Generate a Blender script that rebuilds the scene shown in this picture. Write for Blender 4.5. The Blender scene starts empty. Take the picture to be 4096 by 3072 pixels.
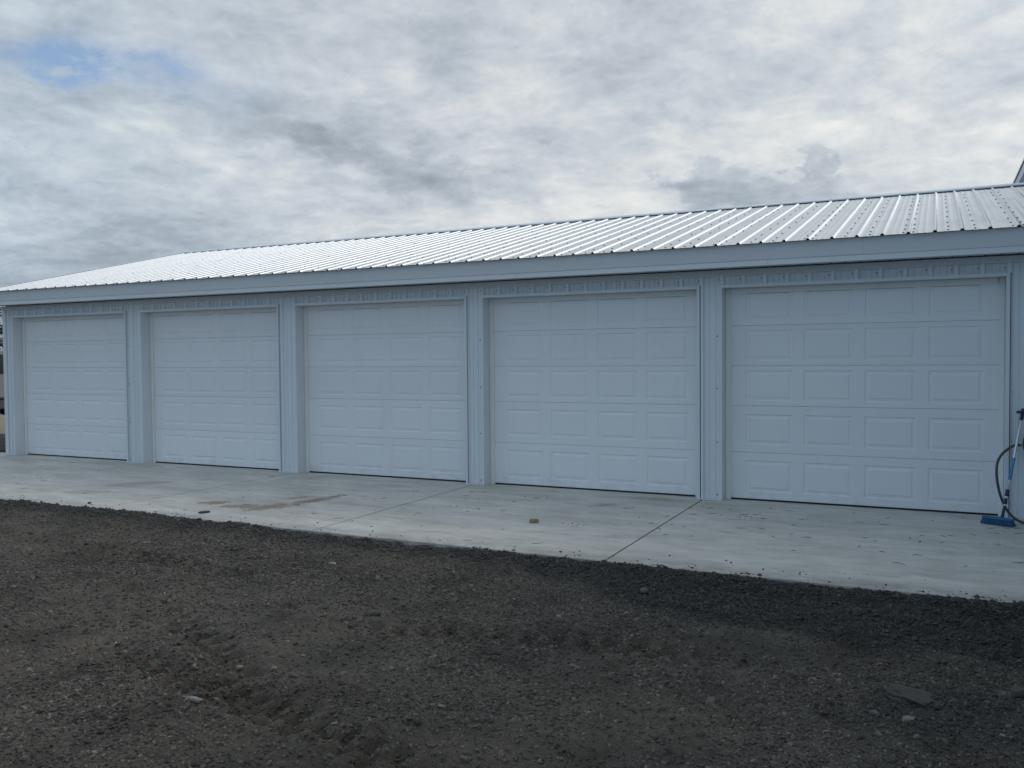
import bpy, bmesh, math, random
import numpy as np
from mathutils import Vector, Matrix, noise as mn

scene = bpy.context.scene
col = scene.collection
R = math.radians
random.seed(7)

# ---------------------------------------------------------------- camera
CAM = Vector((0.4764, -9.9372, 1.6617))
cam_data = bpy.data.cameras.new('camera')
cam_data.sensor_width = 36.0
cam_data.lens = 3483.154 / 4096 * 36.0
cam_data.clip_start = 0.05
cam_data.clip_end = 3000
cam = bpy.data.objects.new('camera', cam_data)
col.objects.link(cam)
_yaw, _pit, _rol = 0.452783, -0.030774, -0.008172
_f = Vector((-math.sin(_yaw), math.cos(_yaw), 0)); _r = Vector((math.cos(_yaw), math.sin(_yaw), 0)); _u = Vector((0, 0, 1))
_f2 = _f * math.cos(_pit) + _u * math.sin(_pit); _u2 = -_f * math.sin(_pit) + _u * math.cos(_pit)
_r3 = _r * math.cos(_rol) + _u2 * math.sin(_rol); _u3 = -_r * math.sin(_rol) + _u2 * math.cos(_rol)
cam.matrix_world = Matrix(((_r3.x, _u3.x, -_f2.x, CAM.x), (_r3.y, _u3.y, -_f2.y, CAM.y), (_r3.z, _u3.z, -_f2.z, CAM.z), (0, 0, 0, 1)))
scene.camera = cam

# ---------------------------------------------------------------- exposure
scene.view_settings.view_transform = 'Standard'
scene.view_settings.look = 'None'
scene.view_settings.exposure = 0.0
scene.view_settings.gamma = 1.0
scene.view_settings.use_curve_mapping = False

# ---------------------------------------------------------------- world: broken overcast over a clear sky
SUN_AZ, SUN_EL = R(46), R(40)          # azimuth from +Y towards +X
world = bpy.data.worlds.new('World')
scene.world = world
world.use_nodes = True
try:
    world.cycles.sampling_method = 'MANUAL'; world.cycles.sample_map_resolution = 512
except Exception:
    pass


class NT:
    """small helper for writing node trees"""
    def __init__(s, tree):
        s.t = tree; s.n = tree.nodes; s.l = tree.links

    def new(s, kind, **kw):
        n = s.n.new(kind)
        for k, v in kw.items():
            setattr(n, k, v)
        return n

    def put(s, sock, v):
        if isinstance(v, (int, float)):
            sock.default_value = v
        elif isinstance(v, (tuple, list)):
            if sock.type == 'RGBA' and len(v) == 3:
                v = (*v, 1)
            sock.default_value = v
        else:
            s.l.new(v, sock)

    def m(s, op, a, b=0.0, c=0.0, clamp=False):
        n = s.new('ShaderNodeMath', operation=op, use_clamp=clamp)
        s.put(n.inputs[0], a); s.put(n.inputs[1], b); s.put(n.inputs[2], c)
        return n.outputs[0]

    def vm(s, op, a, b=(0, 0, 0)):
        n = s.new('ShaderNodeVectorMath', operation=op)
        s.put(n.inputs[0], a); s.put(n.inputs[1], b)
        return n.outputs['Value'] if op in ('DOT_PRODUCT', 'LENGTH') else n.outputs[0]

    def scale(s, v, k):
        n = s.new('ShaderNodeVectorMath', operation='SCALE')
        s.put(n.inputs[0], v); s.put(n.inputs['Scale'], k)
        return n.outputs[0]

    def comb(s, x, y, z=0.0):
        n = s.new('ShaderNodeCombineXYZ')
        s.put(n.inputs[0], x); s.put(n.inputs[1], y); s.put(n.inputs[2], z)
        return n.outputs[0]

    def sep(s, v):
        n = s.new('ShaderNodeSeparateXYZ'); s.put(n.inputs[0], v)
        return n.outputs

    def noise(s, vec, scale, detail=4, rough=0.55, dist=0.0, lac=2.0):
        n = s.new('ShaderNodeTexNoise')
        if vec is not None:
            s.put(n.inputs['Vector'], vec)
        s.put(n.inputs['Scale'], scale); s.put(n.inputs['Detail'], detail)
        s.put(n.inputs['Roughness'], rough); s.put(n.inputs['Distortion'], dist); s.put(n.inputs['Lacunarity'], lac)
        return n.outputs['Fac'], n.outputs['Color']

    def ramp(s, fac, stops, interp='LINEAR'):
        n = s.new('ShaderNodeValToRGB')
        n.color_ramp.interpolation = interp
        e = n.color_ramp.elements
        while len(e) < len(stops):
            e.new(0.5)
        for k, (p, c) in enumerate(stops):
            e[k].position = p
            e[k].color = (c, c, c, 1) if isinstance(c, (int, float)) else (*c, 1)
        s.put(n.inputs[0], fac)
        return n.outputs[0]

    def mix(s, fac, a, b, mode='MIX'):
        n = s.new('ShaderNodeMix', data_type='RGBA', blend_type=mode)
        s.put(n.inputs[0], fac); s.put(n.inputs[6], a); s.put(n.inputs[7], b)
        return n.outputs[2]

    def smooth(s, v, lo, hi, a=0.0, b=1.0):
        n = s.new('ShaderNodeMapRange', interpolation_type='SMOOTHSTEP')
        s.put(n.inputs[0], v); s.put(n.inputs[1], lo); s.put(n.inputs[2], hi); s.put(n.inputs[3], a); s.put(n.inputs[4], b)
        return n.outputs[0]


w = NT(world.node_tree)
w.n.clear()
geo_dir = w.new('ShaderNodeTexCoord').outputs['Generated']
D = w.vm('NORMALIZE', geo_dir)
dx, dy, dz = w.sep(D)
zc = w.m('MAXIMUM', dz, 0.0)
den = w.m('ADD', zc, 0.34)
inv = w.m('DIVIDE', 1.0, w.m('ADD', zc, 0.42))
P = w.comb(w.m('MULTIPLY', dx, inv), w.m('MULTIPLY', dy, inv), w.m('MULTIPLY', w.m('MULTIPLY', dz, 1.9), inv))
wn = w.noise(P, 3.0, 5, 0.6)[1]
Pw = w.vm('ADD', P, w.scale(w.vm('SUBTRACT', wn, (0.5, 0.5, 0.5)), 0.13))
n1 = w.noise(Pw, 1.7, 4, 0.5)[0]
OFF = (0.010, 0.004, 0.045)                       # towards the light: cloud tops catch it, bases stay grey
Q1 = w.vm('ADD', Pw, (7.3, 2.1, 0.4))
n2 = w.noise(Q1, 4.6, 8, 0.58)[0]
n2b = w.noise(w.vm('ADD', Q1, OFF), 4.6, 5, 0.55)[0]
Q2 = w.vm('ADD', w.vm('MULTIPLY', Pw, (1.0, 1.0, 1.35)), (3.3, 5.1, 9.4))
n3 = w.noise(Q2, 13.0, 7, 0.6)[0]
n3b = w.noise(w.vm('ADD', Q2, w.scale(OFF, 0.4)) if False else w.vm('ADD', Q2, (0.004, 0.002, 0.018)), 13.0, 4, 0.55)[0]
az = w.m('ARCTAN2', dx, dy)
wob = w.sep(w.noise(w.vm('MULTIPLY', D, (1, 1, 1.6)), 9.0, 6, 0.62)[1])
azw = w.m('ADD', az, w.m('MULTIPLY', w.m('SUBTRACT', wob[0], 0.5), 0.20))
elw = w.m('ADD', dz, w.m('MULTIPLY', w.m('SUBTRACT', wob[1], 0.5), 0.085))


def blob(a0, e0, sa, se, th=0.0, p=1.0):
    """soft ellipse on the sky at azimuth a0 (deg) and sine of elevation e0; th tilts it"""
    da = w.m('SUBTRACT', azw, R(a0)); de = w.m('SUBTRACT', elw, e0)
    c, s_ = math.cos(R(th)), math.sin(R(th))
    u = w.m('ADD', w.m('MULTIPLY', da, c / sa), w.m('MULTIPLY', de, s_ / sa))
    v = w.m('ADD', w.m('MULTIPLY', da, -s_ / se), w.m('MULTIPLY', de, c / se))
    q = w.m('ADD', w.m('MULTIPLY', u, u), w.m('MULTIPLY', v, v))
    if p != 1.0:
        q = w.m('POWER', q, p)
    return w.m('EXPONENT', w.m('MULTIPLY', q, -1.0))


val = w.m('ADD', 0.57, w.m('MULTIPLY', w.m('SUBTRACT', n1, 0.5), 0.62))
val = w.m('ADD', val, w.m('MULTIPLY', w.m('SUBTRACT', n2, 0.5), -0.42))
val = w.m('ADD', val, w.m('MULTIPLY', w.m('SUBTRACT', n2, n2b), 1.35))
val = w.m('ADD', val, w.m('MULTIPLY', w.m('SUBTRACT', n3, n3b), 0.60))
val = w.m('ADD', val, w.m('MULTIPLY', w.m('SUBTRACT', n3, 0.5), -0.10))
sunh = (math.sin(SUN_AZ), math.cos(SUN_AZ), 0.0)
toward = w.vm('DOT_PRODUCT', D, sunh)                        # 1 under the sun, -1 away from it
val = w.m('ADD', val, w.m('MULTIPLY', w.m('SUBTRACT', toward, 0.30), 0.14))
for (k, a) in ((-0.16, (-38.0, 0.232, 0.085, 0.020, -20)),
               (-0.14, (-43.5, 0.262, 0.07, 0.02, -20)),
               (+0.16, (-8.0, 0.238, 0.11, 0.022, 0)),               # bright fringe above the dark cumulus
               (+0.20, (0.5, 0.195, 0.075, 0.040, 0)),
               (+0.13, (-19.5, 0.175, 0.07, 0.035, 0)),
               (+0.14, (-32.0, 0.275, 0.09, 0.025, -15)),
               (+0.18, (-7.5, 0.350, 0.05, 0.02, 0)),
               (-0.16, (-30.5, 0.335, 0.055, 0.035, 0)),
               (-0.12, (-20.0, 0.315, 0.06, 0.025, 0)),
               (-0.13, (2.5, 0.29, 0.05, 0.03, 0)),
               (-0.30, (-54.0, 0.070, 0.34, 0.060, 0)),              # heavier, bluer bank low on the left
               (+0.10, (-50.0, 0.225, 0.10, 0.030, -5)),
               (+0.06, (-54.0, 0.345, 0.12, 0.020, 0))):
    val = w.m('ADD', val, w.m('MULTIPLY', blob(*a), k))
# separate darker clouds with crisp, lumpy edges in front of the layer
rag = w.m('ADD', w.m('MULTIPLY', w.m('SUBTRACT', n3, 0.5), 0.85), w.m('MULTIPLY', w.m('SUBTRACT', n2, 0.5), 0.7))
cum = blob(-14.4, 0.186, 0.036, 0.024, 0, 1.5)
for a in ((-7.7, 0.197, 0.026, 0.030, 0, 1.5), (-10.4, 0.166, 0.110, 0.026, 0, 1.6)):
    cum = w.m('MAXIMUM', cum, blob(*a))
cum = w.smooth(w.m('ADD', cum, rag), 0.34, 0.84)
val = w.m('SUBTRACT', val, w.m('MULTIPLY', cum, 0.27))
stk = w.m('MAXIMUM', blob(-32.2, 0.204, 0.075, 0.017, -24, 1.3), w.m('MULTIPLY', blob(-36.5, 0.222, 0.075, 0.014, -24, 1.3), 0.8))
stk = w.smooth(w.m('ADD', stk, w.m('MULTIPLY', rag, 0.8)), 0.15, 1.0)
val = w.m('SUBTRACT', val, w.m('MULTIPLY', stk, 0.20))
cloud = w.ramp(val, ((0.0, (0.285, 0.330, 0.385)), (0.28, (0.405, 0.462, 0.535)), (0.55, (0.556, 0.612, 0.682)),
                     (0.78, (0.705, 0.742, 0.768)), (1.0, (0.85, 0.865, 0.865))))
tint = w.mix(w.smooth(toward, -0.95, 0.25), (0.75, 0.92, 1.03), (1.02, 1.01, 0.985))
cloud = w.mix(1.0, cloud, tint, 'MULTIPLY')
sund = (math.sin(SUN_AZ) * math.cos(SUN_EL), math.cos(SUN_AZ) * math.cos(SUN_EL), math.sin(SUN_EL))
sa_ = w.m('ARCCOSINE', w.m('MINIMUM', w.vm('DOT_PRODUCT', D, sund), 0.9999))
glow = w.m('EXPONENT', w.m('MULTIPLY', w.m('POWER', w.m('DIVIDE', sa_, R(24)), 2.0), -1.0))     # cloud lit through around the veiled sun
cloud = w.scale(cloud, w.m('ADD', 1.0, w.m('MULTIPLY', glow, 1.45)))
hole = w.m('MULTIPLY', blob(-52.2, 0.290, 0.085, 0.015, -2, 1.4), 1.05)
hole2 = w.m('MULTIPLY', blob(-46.5, 0.288, 0.075, 0.022, -8), 0.38)
gaps = w.smooth(n1, 0.58, 0.76)                       # thin places between the clouds
gaps = w.m('MULTIPLY', gaps, w.smooth(toward, 0.25, -0.8, 0.0, 0.55))
hm = w.m('MULTIPLY', w.m('ADD', hole, hole2), w.smooth(n3, 0.36, 0.56, 0.30, 1.0))
clear = w.m('MAXIMUM', hm, gaps)
clear = w.m('MULTIPLY', w.m('MINIMUM', clear, 1.0), 0.92)
skyt = w.new('ShaderNodeTexSky', sky_type='NISHITA')
skyt.sun_disc = False; skyt.sun_elevation = SUN_EL; skyt.sun_rotation = SUN_AZ
skyt.air_density = 1.0; skyt.dust_density = 0.8; skyt.ozone_density = 1.2
bg1 = w.new('ShaderNodeBackground'); w.put(bg1.inputs[0], skyt.outputs[0]); bg1.inputs[1].default_value = 0.15
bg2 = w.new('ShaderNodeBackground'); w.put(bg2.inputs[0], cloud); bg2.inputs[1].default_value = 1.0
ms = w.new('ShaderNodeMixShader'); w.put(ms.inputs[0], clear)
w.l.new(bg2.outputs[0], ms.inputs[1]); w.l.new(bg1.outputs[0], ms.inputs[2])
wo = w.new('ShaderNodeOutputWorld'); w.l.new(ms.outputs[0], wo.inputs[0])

# ---------------------------------------------------------------- sun behind thin cloud, behind the building
sd = bpy.data.lights.new('sun', 'SUN')
sd.energy = 0.9; sd.angle = R(16); sd.color = (1.0, 0.96, 0.90)
so = bpy.data.objects.new('sun', sd); col.objects.link(so)
sv = Vector((math.sin(SUN_AZ) * math.cos(SUN_EL), math.cos(SUN_AZ) * math.cos(SUN_EL), math.sin(SUN_EL)))
so.rotation_euler = sv.to_track_quat('Z', 'Y').to_euler()
so.location = sv * 60


# ================================================================ materials
def mat(name, build):
    m = bpy.data.materials.new(name); m.use_nodes = True
    t = NT(m.node_tree); t.n.clear()
    b = t.new('ShaderNodeBsdfPrincipled'); o = t.new('ShaderNodeOutputMaterial')
    t.l.new(b.outputs[0], o.inputs[0])
    t.b = b
    t.pos = t.new('ShaderNodeNewGeometry').outputs['Position']
    t.obj = t.new('ShaderNodeTexCoord').outputs['Object']
    build(t)
    return m


def bump(t, h, strength=0.3, dist=0.01):
    n = t.new('ShaderNodeBump')
    t.put(n.inputs['Height'], h); n.inputs['Strength'].default_value = strength; n.inputs['Distance'].default_value = dist
    t.l.new(n.outputs[0], t.b.inputs['Normal'])


def plain(name, c, rough=0.5, metal=0.0, var=0.12, scale=6.0, bmp=0.0):
    def f(t):
        n = t.noise(t.pos, scale, 5, 0.6)[0]
        t.put(t.b.inputs['Base Color'], t.mix(n, tuple(x * (1 - var) for x in c), tuple(min(1, x * (1 + var)) for x in c)))
        t.put(t.b.inputs['Roughness'], t.m('ADD', rough - 0.05, t.m('MULTIPLY', n, 0.1)))
        t.b.inputs['Metallic'].default_value = metal
        if bmp:
            bump(t, t.noise(t.pos, scale * 8, 4)[0], bmp, 0.004)
    return mat(name, f)


def _door(t):
    oi = t.new('ShaderNodeObjectInfo').outputs['Random']
    g = t.noise(t.vm('MULTIPLY', t.pos, (14, 14, 240)), 1.0, 4, 0.55)[0]          # pressed wood grain
    big = t.noise(t.pos, 1.3, 4, 0.6)[0]
    z = t.sep(t.pos)[2]
    splash = t.m('MULTIPLY', t.smooth(z, 0.28, 0.0), t.smooth(t.noise(t.pos, 9, 6, 0.7)[0], 0.42, 0.72))
    c = t.mix(big, (0.725, 0.77, 0.82), (0.76, 0.805, 0.855))
    c = t.mix(1.0, c, t.ramp(oi, ((0.0, 0.965), (1.0, 1.02))), 'MULTIPLY')
    smud = t.smooth(t.noise(t.vm('MULTIPLY', t.pos, (2.2, 1, 0.7)), 1.6, 6, 0.66)[0], 0.52, 0.75)
    c = t.mix(t.m('MULTIPLY', smud, 0.07), c, (0.45, 0.42, 0.37))
    c = t.mix(t.m('MULTIPLY', splash, 0.30), c, (0.40, 0.36, 0.30))
    t.put(t.b.inputs['Base Color'], c)
    t.b.inputs['Roughness'].default_value = 0.46
    bump(t, g, 0.22, 0.0016)


def _wall(t):
    g = t.noise(t.vm('MULTIPLY', t.pos, (1, 1, 0.25)), 2.2, 4, 0.6)[0]
    z = t.sep(t.pos)[2]
    splash = t.m('MULTIPLY', t.smooth(z, 0.22, 0.0), t.smooth(t.noise(t.pos, 11, 6, 0.7)[0], 0.40, 0.75))
    c = t.mix(g, (0.61, 0.69, 0.755), (0.66, 0.74, 0.80))
    c = t.mix(t.m('MULTIPLY', splash, 0.35), c, (0.36, 0.33, 0.28))
    t.put(t.b.inputs['Base Color'], c)
    t.b.inputs['Roughness'].default_value = 0.36
    bump(t, t.noise(t.pos, 3.2, 2)[0], 0.10, 0.012)


def _roof(t):
    g = t.noise(t.pos, 1.1, 4, 0.6)[0]
    sp = t.new('ShaderNodeTexVoronoi'); t.put(sp.inputs['Vector'], t.pos); sp.inputs['Scale'].default_value = 70
    spc = t.sep(sp.outputs['Color'])[0]
    drip = t.noise(t.vm('MULTIPLY', t.pos, (22, 1.2, 1.2)), 1.0, 5, 0.6)[0]
    smear = t.smooth(t.noise(t.vm('MULTIPLY', t.pos, (3.0, 1.4, 1.4)), 1.2, 6, 0.66)[0], 0.46, 0.70)
    c = t.mix(t.m('ADD', t.m('MULTIPLY', spc, 0.45), t.m('MULTIPLY', g, 0.55)), (0.64, 0.66, 0.68), (0.73, 0.745, 0.76))
    c = t.mix(t.m('MULTIPLY', smear, 0.22), c, (0.42, 0.44, 0.46))
    t.put(t.b.inputs['Base Color'], c)
    t.b.inputs['Metallic'].default_value = 0.88
    t.put(t.b.inputs['Roughness'], t.m('ADD', 0.33, t.m('ADD', t.m('MULTIPLY', drip, 0.16), t.m('MULTIPLY', smear, 0.10))))
    bump(t, t.m('ADD', t.m('MULTIPLY', t.noise(t.pos, 2.4, 3)[0], 1.0), t.m('MULTIPLY', spc, 0.01)), 0.10, 0.012)


def _concrete(t):
    px, py, pz = t.sep(t.pos)
    flow = t.vm('MULTIPLY', t.pos, (0.55, 1.5, 1))
    a = t.noise(flow, 1.3, 7, 0.62, 0.4)[0]
    b = t.noise(t.vm('ADD', flow, (3, 8, 0)), 4.5, 8, 0.66, 0.6)[0]
    f = t.noise(t.pos, 70, 4, 0.6)[0]
    v = t.m('ADD', t.m('MULTIPLY', a, 0.55), t.m('ADD', t.m('MULTIPLY', b, 0.35), t.m('MULTIPLY', f, 0.10)))
    c = t.ramp(v, ((0.30, (0.33, 0.322, 0.30)), (0.45, (0.47, 0.46, 0.432)), (0.56, (0.57, 0.56, 0.53)), (0.70, (0.66, 0.65, 0.615))))
    def spot(x0, y0, sx, sy, th=0.0):
        ddx = t.m('SUBTRACT', px, x0); ddy = t.m('SUBTRACT', py, y0)
        cc, ss = math.cos(R(th)), math.sin(R(th))
        u = t.m('ADD', t.m('MULTIPLY', ddx, cc / sx), t.m('MULTIPLY', ddy, ss / sx))
        vv = t.m('ADD', t.m('MULTIPLY', ddx, -ss / sy), t.m('MULTIPLY', ddy, cc / sy))
        return t.m('EXPONENT', t.m('MULTIPLY', t.m('ADD', t.m('MULTIPLY', u, u), t.m('MULTIPLY', vv, vv)), -1.0))
    # faint sweeping / trowel scuffs, long and thin
    sc = t.noise(t.vm('MULTIPLY', t.pos, (1.6, 9.0, 1)), 1.5, 7, 0.7, 0.9)[0]
    c = t.mix(t.m('MULTIPLY', t.smooth(sc, 0.54, 0.66), 0.45), c, (0.20, 0.195, 0.185))
    # damp patches
    dm = t.smooth(t.noise(t.vm('MULTIPLY', t.pos, (0.9, 2.2, 1)), 0.9, 6, 0.62, 0.3)[0], 0.56, 0.64)
    c = t.mix(t.m('MULTIPLY', dm, 0.24), c, (0.22, 0.215, 0.20))
    pool = t.m('MAXIMUM', spot(-9.15, -1.62, 0.22, 0.50, -40), spot(-9.2, -2.45, 0.35, 0.16, 20))
    c = t.mix(t.m('MULTIPLY', t.smooth(t.m('ADD', pool, t.m('MULTIPLY', b, 0.5)), 0.68, 0.80), 0.42), c, (0.235, 0.235, 0.215))
    # grey, slightly brown clouding across the whole pour
    cl = t.smooth(t.noise(t.vm('MULTIPLY', t.pos, (1.0, 2.6, 1)), 1.9, 7, 0.7, 0.5)[0], 0.46, 0.66)
    c = t.mix(t.m('MULTIPLY', cl, 0.20), c, (0.30, 0.27, 0.235))

    mudn = t.noise(t.vm('MULTIPLY', t.pos, (7.0, 5.0, 1)), 1.8, 8, 0.74, 0.8)[0]
    mud = None
    for q in ((-6.25, -2.35, 0.36, 0.20, 65), (-6.08, -1.85, 0.38, 0.11, 75), (-6.60, -2.45, 0.26, 0.14, 20), (-6.05, -1.50, 0.25, 0.07, 70),
              (-7.05, -2.40, 0.20, 0.13, 30), (-6.38, -1.72, 0.16, 0.06, 60)):
        s_ = spot(*q); mud = s_ if mud is None else t.m('MAXIMUM', mud, s_)
    mk = t.smooth(t.m('ADD', mudn, t.m('MULTIPLY', mud, 0.36)), 0.62, 0.74)
    mst = t.noise(t.vm('MULTIPLY', t.vm('ADD', t.pos, (2, 4, 0)), (16.0, 4.0, 1)), 1.0, 6, 0.7, 0.4)[0]
    mk = t.m('MULTIPLY', mk, t.m('MULTIPLY', t.smooth(mud, 0.08, 0.4), t.smooth(mst, 0.34, 0.50)))
    c = t.mix(t.m('MULTIPLY', mk, 0.95), c, (0.19, 0.14, 0.10))
    c = t.mix(t.m('MULTIPLY', mud, 0.42), c, (0.33, 0.28, 0.22))
    # rusty drip by the fourth door and its trail
    rs = t.m('MAXIMUM', spot(-2.45, -0.16, 0.42, 0.13, -5), spot(-2.84, -0.77, 0.20, 0.08, 50))
    c = t.mix(t.m('MULTIPLY', rs, t.smooth(t.m('ADD', mudn, t.m('MULTIPLY', rs, 0.25)), 0.52, 0.72, 0.15, 0.75)), c, (0.26, 0.19, 0.12))
    # mud specks tracked in front of the third door
    vz = t.new('ShaderNodeTexVoronoi'); t.put(vz.inputs['Vector'], t.vm('MULTIPLY', t.pos, (9, 14, 1))); vz.inputs['Scale'].default_value = 1.0
    spk = t.m('MULTIPLY', t.smooth(vz.outputs['Distance'], 0.22, 0.12), t.smooth(t.noise(t.pos, 2.2, 4, 0.7)[0], 0.54, 0.64))
    reg = t.m('MAXIMUM', t.m('MAXIMUM', spot(-5.6, -0.9, 1.5, 0.55), spot(-4.1, -1.6, 0.8, 0.5)), t.m('MULTIPLY', spot(-1.2, -0.9, 1.3, 0.5), 0.6))
    c = t.mix(t.m('MULTIPLY', t.m('MULTIPLY', spk, reg), 0.75), c, (0.10, 0.09, 0.075))
    # oily smudge in front of the broom
    sm = t.m('MULTIPLY', spot(1.0, -1.35, 0.16, 0.07, -20), t.smooth(mudn, 0.46, 0.60))
    c = t.mix(t.m('MULTIPLY', sm, 0.8), c, (0.06, 0.055, 0.05))
    # grit washed on to the edge beside the gravel
    eg = t.m('MULTIPLY', t.smooth(py, -2.92, -3.18), t.smooth(t.noise(t.pos, 7, 6, 0.7)[0], 0.30, 0.66, 0.25, 1.0))
    c = t.mix(t.m('MULTIPLY', eg, 0.50), c, (0.17, 0.155, 0.135))
    t.put(t.b.inputs['Base Color'], c)
    t.put(t.b.inputs['Roughness'], t.m('SUBTRACT', 0.62, t.m('MULTIPLY', dm, 0.15)))
    bump(t, t.m('ADD', t.m('MULTIPLY', b, 0.6), t.m('MULTIPLY', f, 0.25)), 0.25, 0.006)


def wet_mask(t):
    """damp, freshly dumped dark stone along the slab"""
    px, py, pz = t.sep(t.pos)
    nn = t.noise(t.pos, 1.3, 6, 0.62)[0]
    wv = t.m('MULTIPLY', t.m('SUBTRACT', nn, 0.5), 0.9)
    # wedge of fresh dark stone: starts by the fourth door and widens to the right
    low = t.m('ADD', t.smooth(px, -3.6, -0.2, -3.30, -4.52), wv)
    a = t.m('MULTIPLY', t.smooth(t.m('SUBTRACT', py, low), -0.10, 0.12), t.smooth(px, -3.8, -2.2))
    thin = t.m('MULTIPLY', t.smooth(t.m('ADD', py, t.m('MULTIPLY', wv, 0.4)), -3.62, -3.38), 0.75)
    dx_ = t.m('SUBTRACT', px, 0.60); dy_ = t.m('ADD', py, 5.45)
    rr = t.m('ADD', t.m('MULTIPLY', dx_, dx_), t.m('MULTIPLY', t.m('MULTIPLY', dy_, dy_), 2.0))
    b = t.m('MULTIPLY', t.smooth(t.m('ADD', rr, wv), 0.50, 0.02), 0.65)
    return t.m('MAXIMUM', t.m('MAXIMUM', a, thin), b)


def _soil(t):
    a = t.noise(t.pos, 1.1, 5, 0.6)[0]
    b = t.noise(t.pos, 34, 6, 0.75)[0]
    f = t.noise(t.pos, 120, 4, 0.75)[0]
    v = t.m('ADD', t.m('MULTIPLY', a, 0.16), t.m('ADD', t.m('MULTIPLY', b, 0.42), t.m('MULTIPLY', f, 0.42)))
    c = t.ramp(v, ((0.36, (0.028, 0.025, 0.021)), (0.47, (0.062, 0.056, 0.048)), (0.56, (0.094, 0.086, 0.074)), (0.66, (0.165, 0.152, 0.132))))
    # brown patches of fines away from the slab
    br = t.smooth(t.noise(t.vm('ADD', t.pos, (5, 5, 0)), 0.7, 4, 0.6)[0], 0.42, 0.62)
    px, py, pz = t.sep(t.pos)
    c = t.mix(t.m('MULTIPLY', br, 0.25), c, t.mix(1.0, c, (1.28, 1.06, 0.86), 'MULTIPLY'))
    c = t.mix(t.m('MULTIPLY', t.m('MULTIPLY', t.smooth(py, -5.6, -7.0), t.smooth(px, -0.5, -2.5)), 0.35), c, t.mix(1.0, c, (1.3, 1.12, 0.92), 'MULTIPLY'))
    ptc = t.noise(t.vm('ADD', t.pos, (9, 1, 0)), 1.7, 6, 0.62)[0]
    c = t.mix(1.0, c, t.ramp(ptc, ((0.36, (0.66, 0.64, 0.62)), (0.50, (1.0, 1.0, 1.0)), (0.66, (1.28, 1.25, 1.20)))), 'MULTIPLY')
    c = t.mix(wet_mask(t), c, t.mix(1.0, c, (0.24, 0.29, 0.34), 'MULTIPLY'))
    far = t.smooth(t.m('ABSOLUTE', t.m('ADD', px, 4)), 11, 30)
    c = t.mix(t.m('MULTIPLY', far, 0.7), c, (0.085, 0.07, 0.055))
    t.put(t.b.inputs['Base Color'], c)
    t.b.inputs['Roughness'].default_value = 0.88
    bump(t, t.m('ADD', t.m('MULTIPLY', b, 0.6), t.m('MULTIPLY', f, 0.4)), 1.0, 0.022)


def _stone(t):
    at = t.new('ShaderNodeAttribute', attribute_name='tone'); at.attribute_type = 'INSTANCER'
    tone = at.outputs['Fac']
    n = t.noise(t.pos, 45, 5, 0.65)[0]
    c = t.ramp(tone, ((0.0, (0.038, 0.034, 0.029)), (0.45, (0.068, 0.061, 0.053)), (0.80, (0.100, 0.091, 0.079)), (0.93, (0.16, 0.148, 0.13)),
                      (0.975, (0.19, 0.18, 0.16)), (1.0, (0.36, 0.34, 0.31))))
    c = t.mix(1.0, c, t.ramp(n, ((0.3, 0.72), (0.7, 1.25))), 'MULTIPLY')
    ptc = t.noise(t.vm('ADD', t.pos, (9, 1, 0)), 1.7, 6, 0.62)[0]
    c = t.mix(1.0, c, t.ramp(ptc, ((0.36, (0.72, 0.70, 0.68)), (0.50, (1.0, 1.0, 1.0)), (0.66, (1.2, 1.18, 1.14)))), 'MULTIPLY')
    c = t.mix(wet_mask(t), c, t.mix(1.0, c, (0.34, 0.40, 0.46), 'MULTIPLY'))
    t.put(t.b.inputs['Base Color'], c)
    t.put(t.b.inputs['Roughness'], t.m('SUBTRACT', 0.80, t.m('MULTIPLY', wet_mask(t), 0.14)))
    bump(t, n, 0.5, 0.004)


M_DOOR = mat('door_enamel', _door)
M_WALL = mat('wall_enamel', _wall)
M_ROOF = mat('zinc_roof', _roof)
M_CONC = mat('broomed_concrete', _concrete)
M_SOIL = mat('gravel_fines', _soil)
M_STONE = mat('crushed_stone', _stone)
M_TRIM = plain('trim_enamel', (0.635, 0.70, 0.755), 0.38, 0, 0.06, 2.5)
M_FASC = plain('fascia_enamel', (0.56, 0.61, 0.655), 0.42, 0, 0.06, 1.5)
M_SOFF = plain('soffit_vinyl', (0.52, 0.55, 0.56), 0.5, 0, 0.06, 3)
M_STOP = plain('weatherstrip_vinyl', (0.74, 0.775, 0.775), 0.5, 0, 0.07, 3)
M_SEAL = plain('black_rubber', (0.012, 0.013, 0.014), 0.7, 0, 0.2, 20)
M_SCREW = plain('screw_head', (0.085, 0.09, 0.095), 0.5, 0.5, 0.3, 40)
M_CORE = plain('dark_core', (0.16, 0.17, 0.175), 0.9)
M_BASE = plain('galvanised_edge', (0.62, 0.67, 0.70), 0.35, 0.4, 0.1, 5)
M_BLUE = plain('blue_bristle', (0.008, 0.085, 0.20), 0.6, 0, 0.5, 60, 0.5)
M_NAVY = plain('navy_plastic', (0.018, 0.030, 0.085), 0.42, 0, 0.1)
M_ALU = plain('brushed_aluminium', (0.66, 0.69, 0.74), 0.38, 0.75, 0.08, 30)
M_SLEEVE = plain('blue_sleeve', (0.055, 0.235, 0.47), 0.45, 0, 0.3, 40)
M_WHITEP = plain('white_plastic', (0.70, 0.71, 0.72), 0.4)
M_HOSE = plain('black_hose_rubber', (0.050, 0.058, 0.062), 0.45, 0, 0.2, 25)
M_BRASS = plain('brass', (0.50, 0.37, 0.17), 0.35, 0.9, 0.15, 40)
M_DRUM = plain('charcoal_plastic', (0.035, 0.038, 0.044), 0.5, 0, 0.2, 12)
M_TWIG = plain('dry_debris', (0.035, 0.030, 0.024), 0.9, 0, 0.5, 30)
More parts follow.
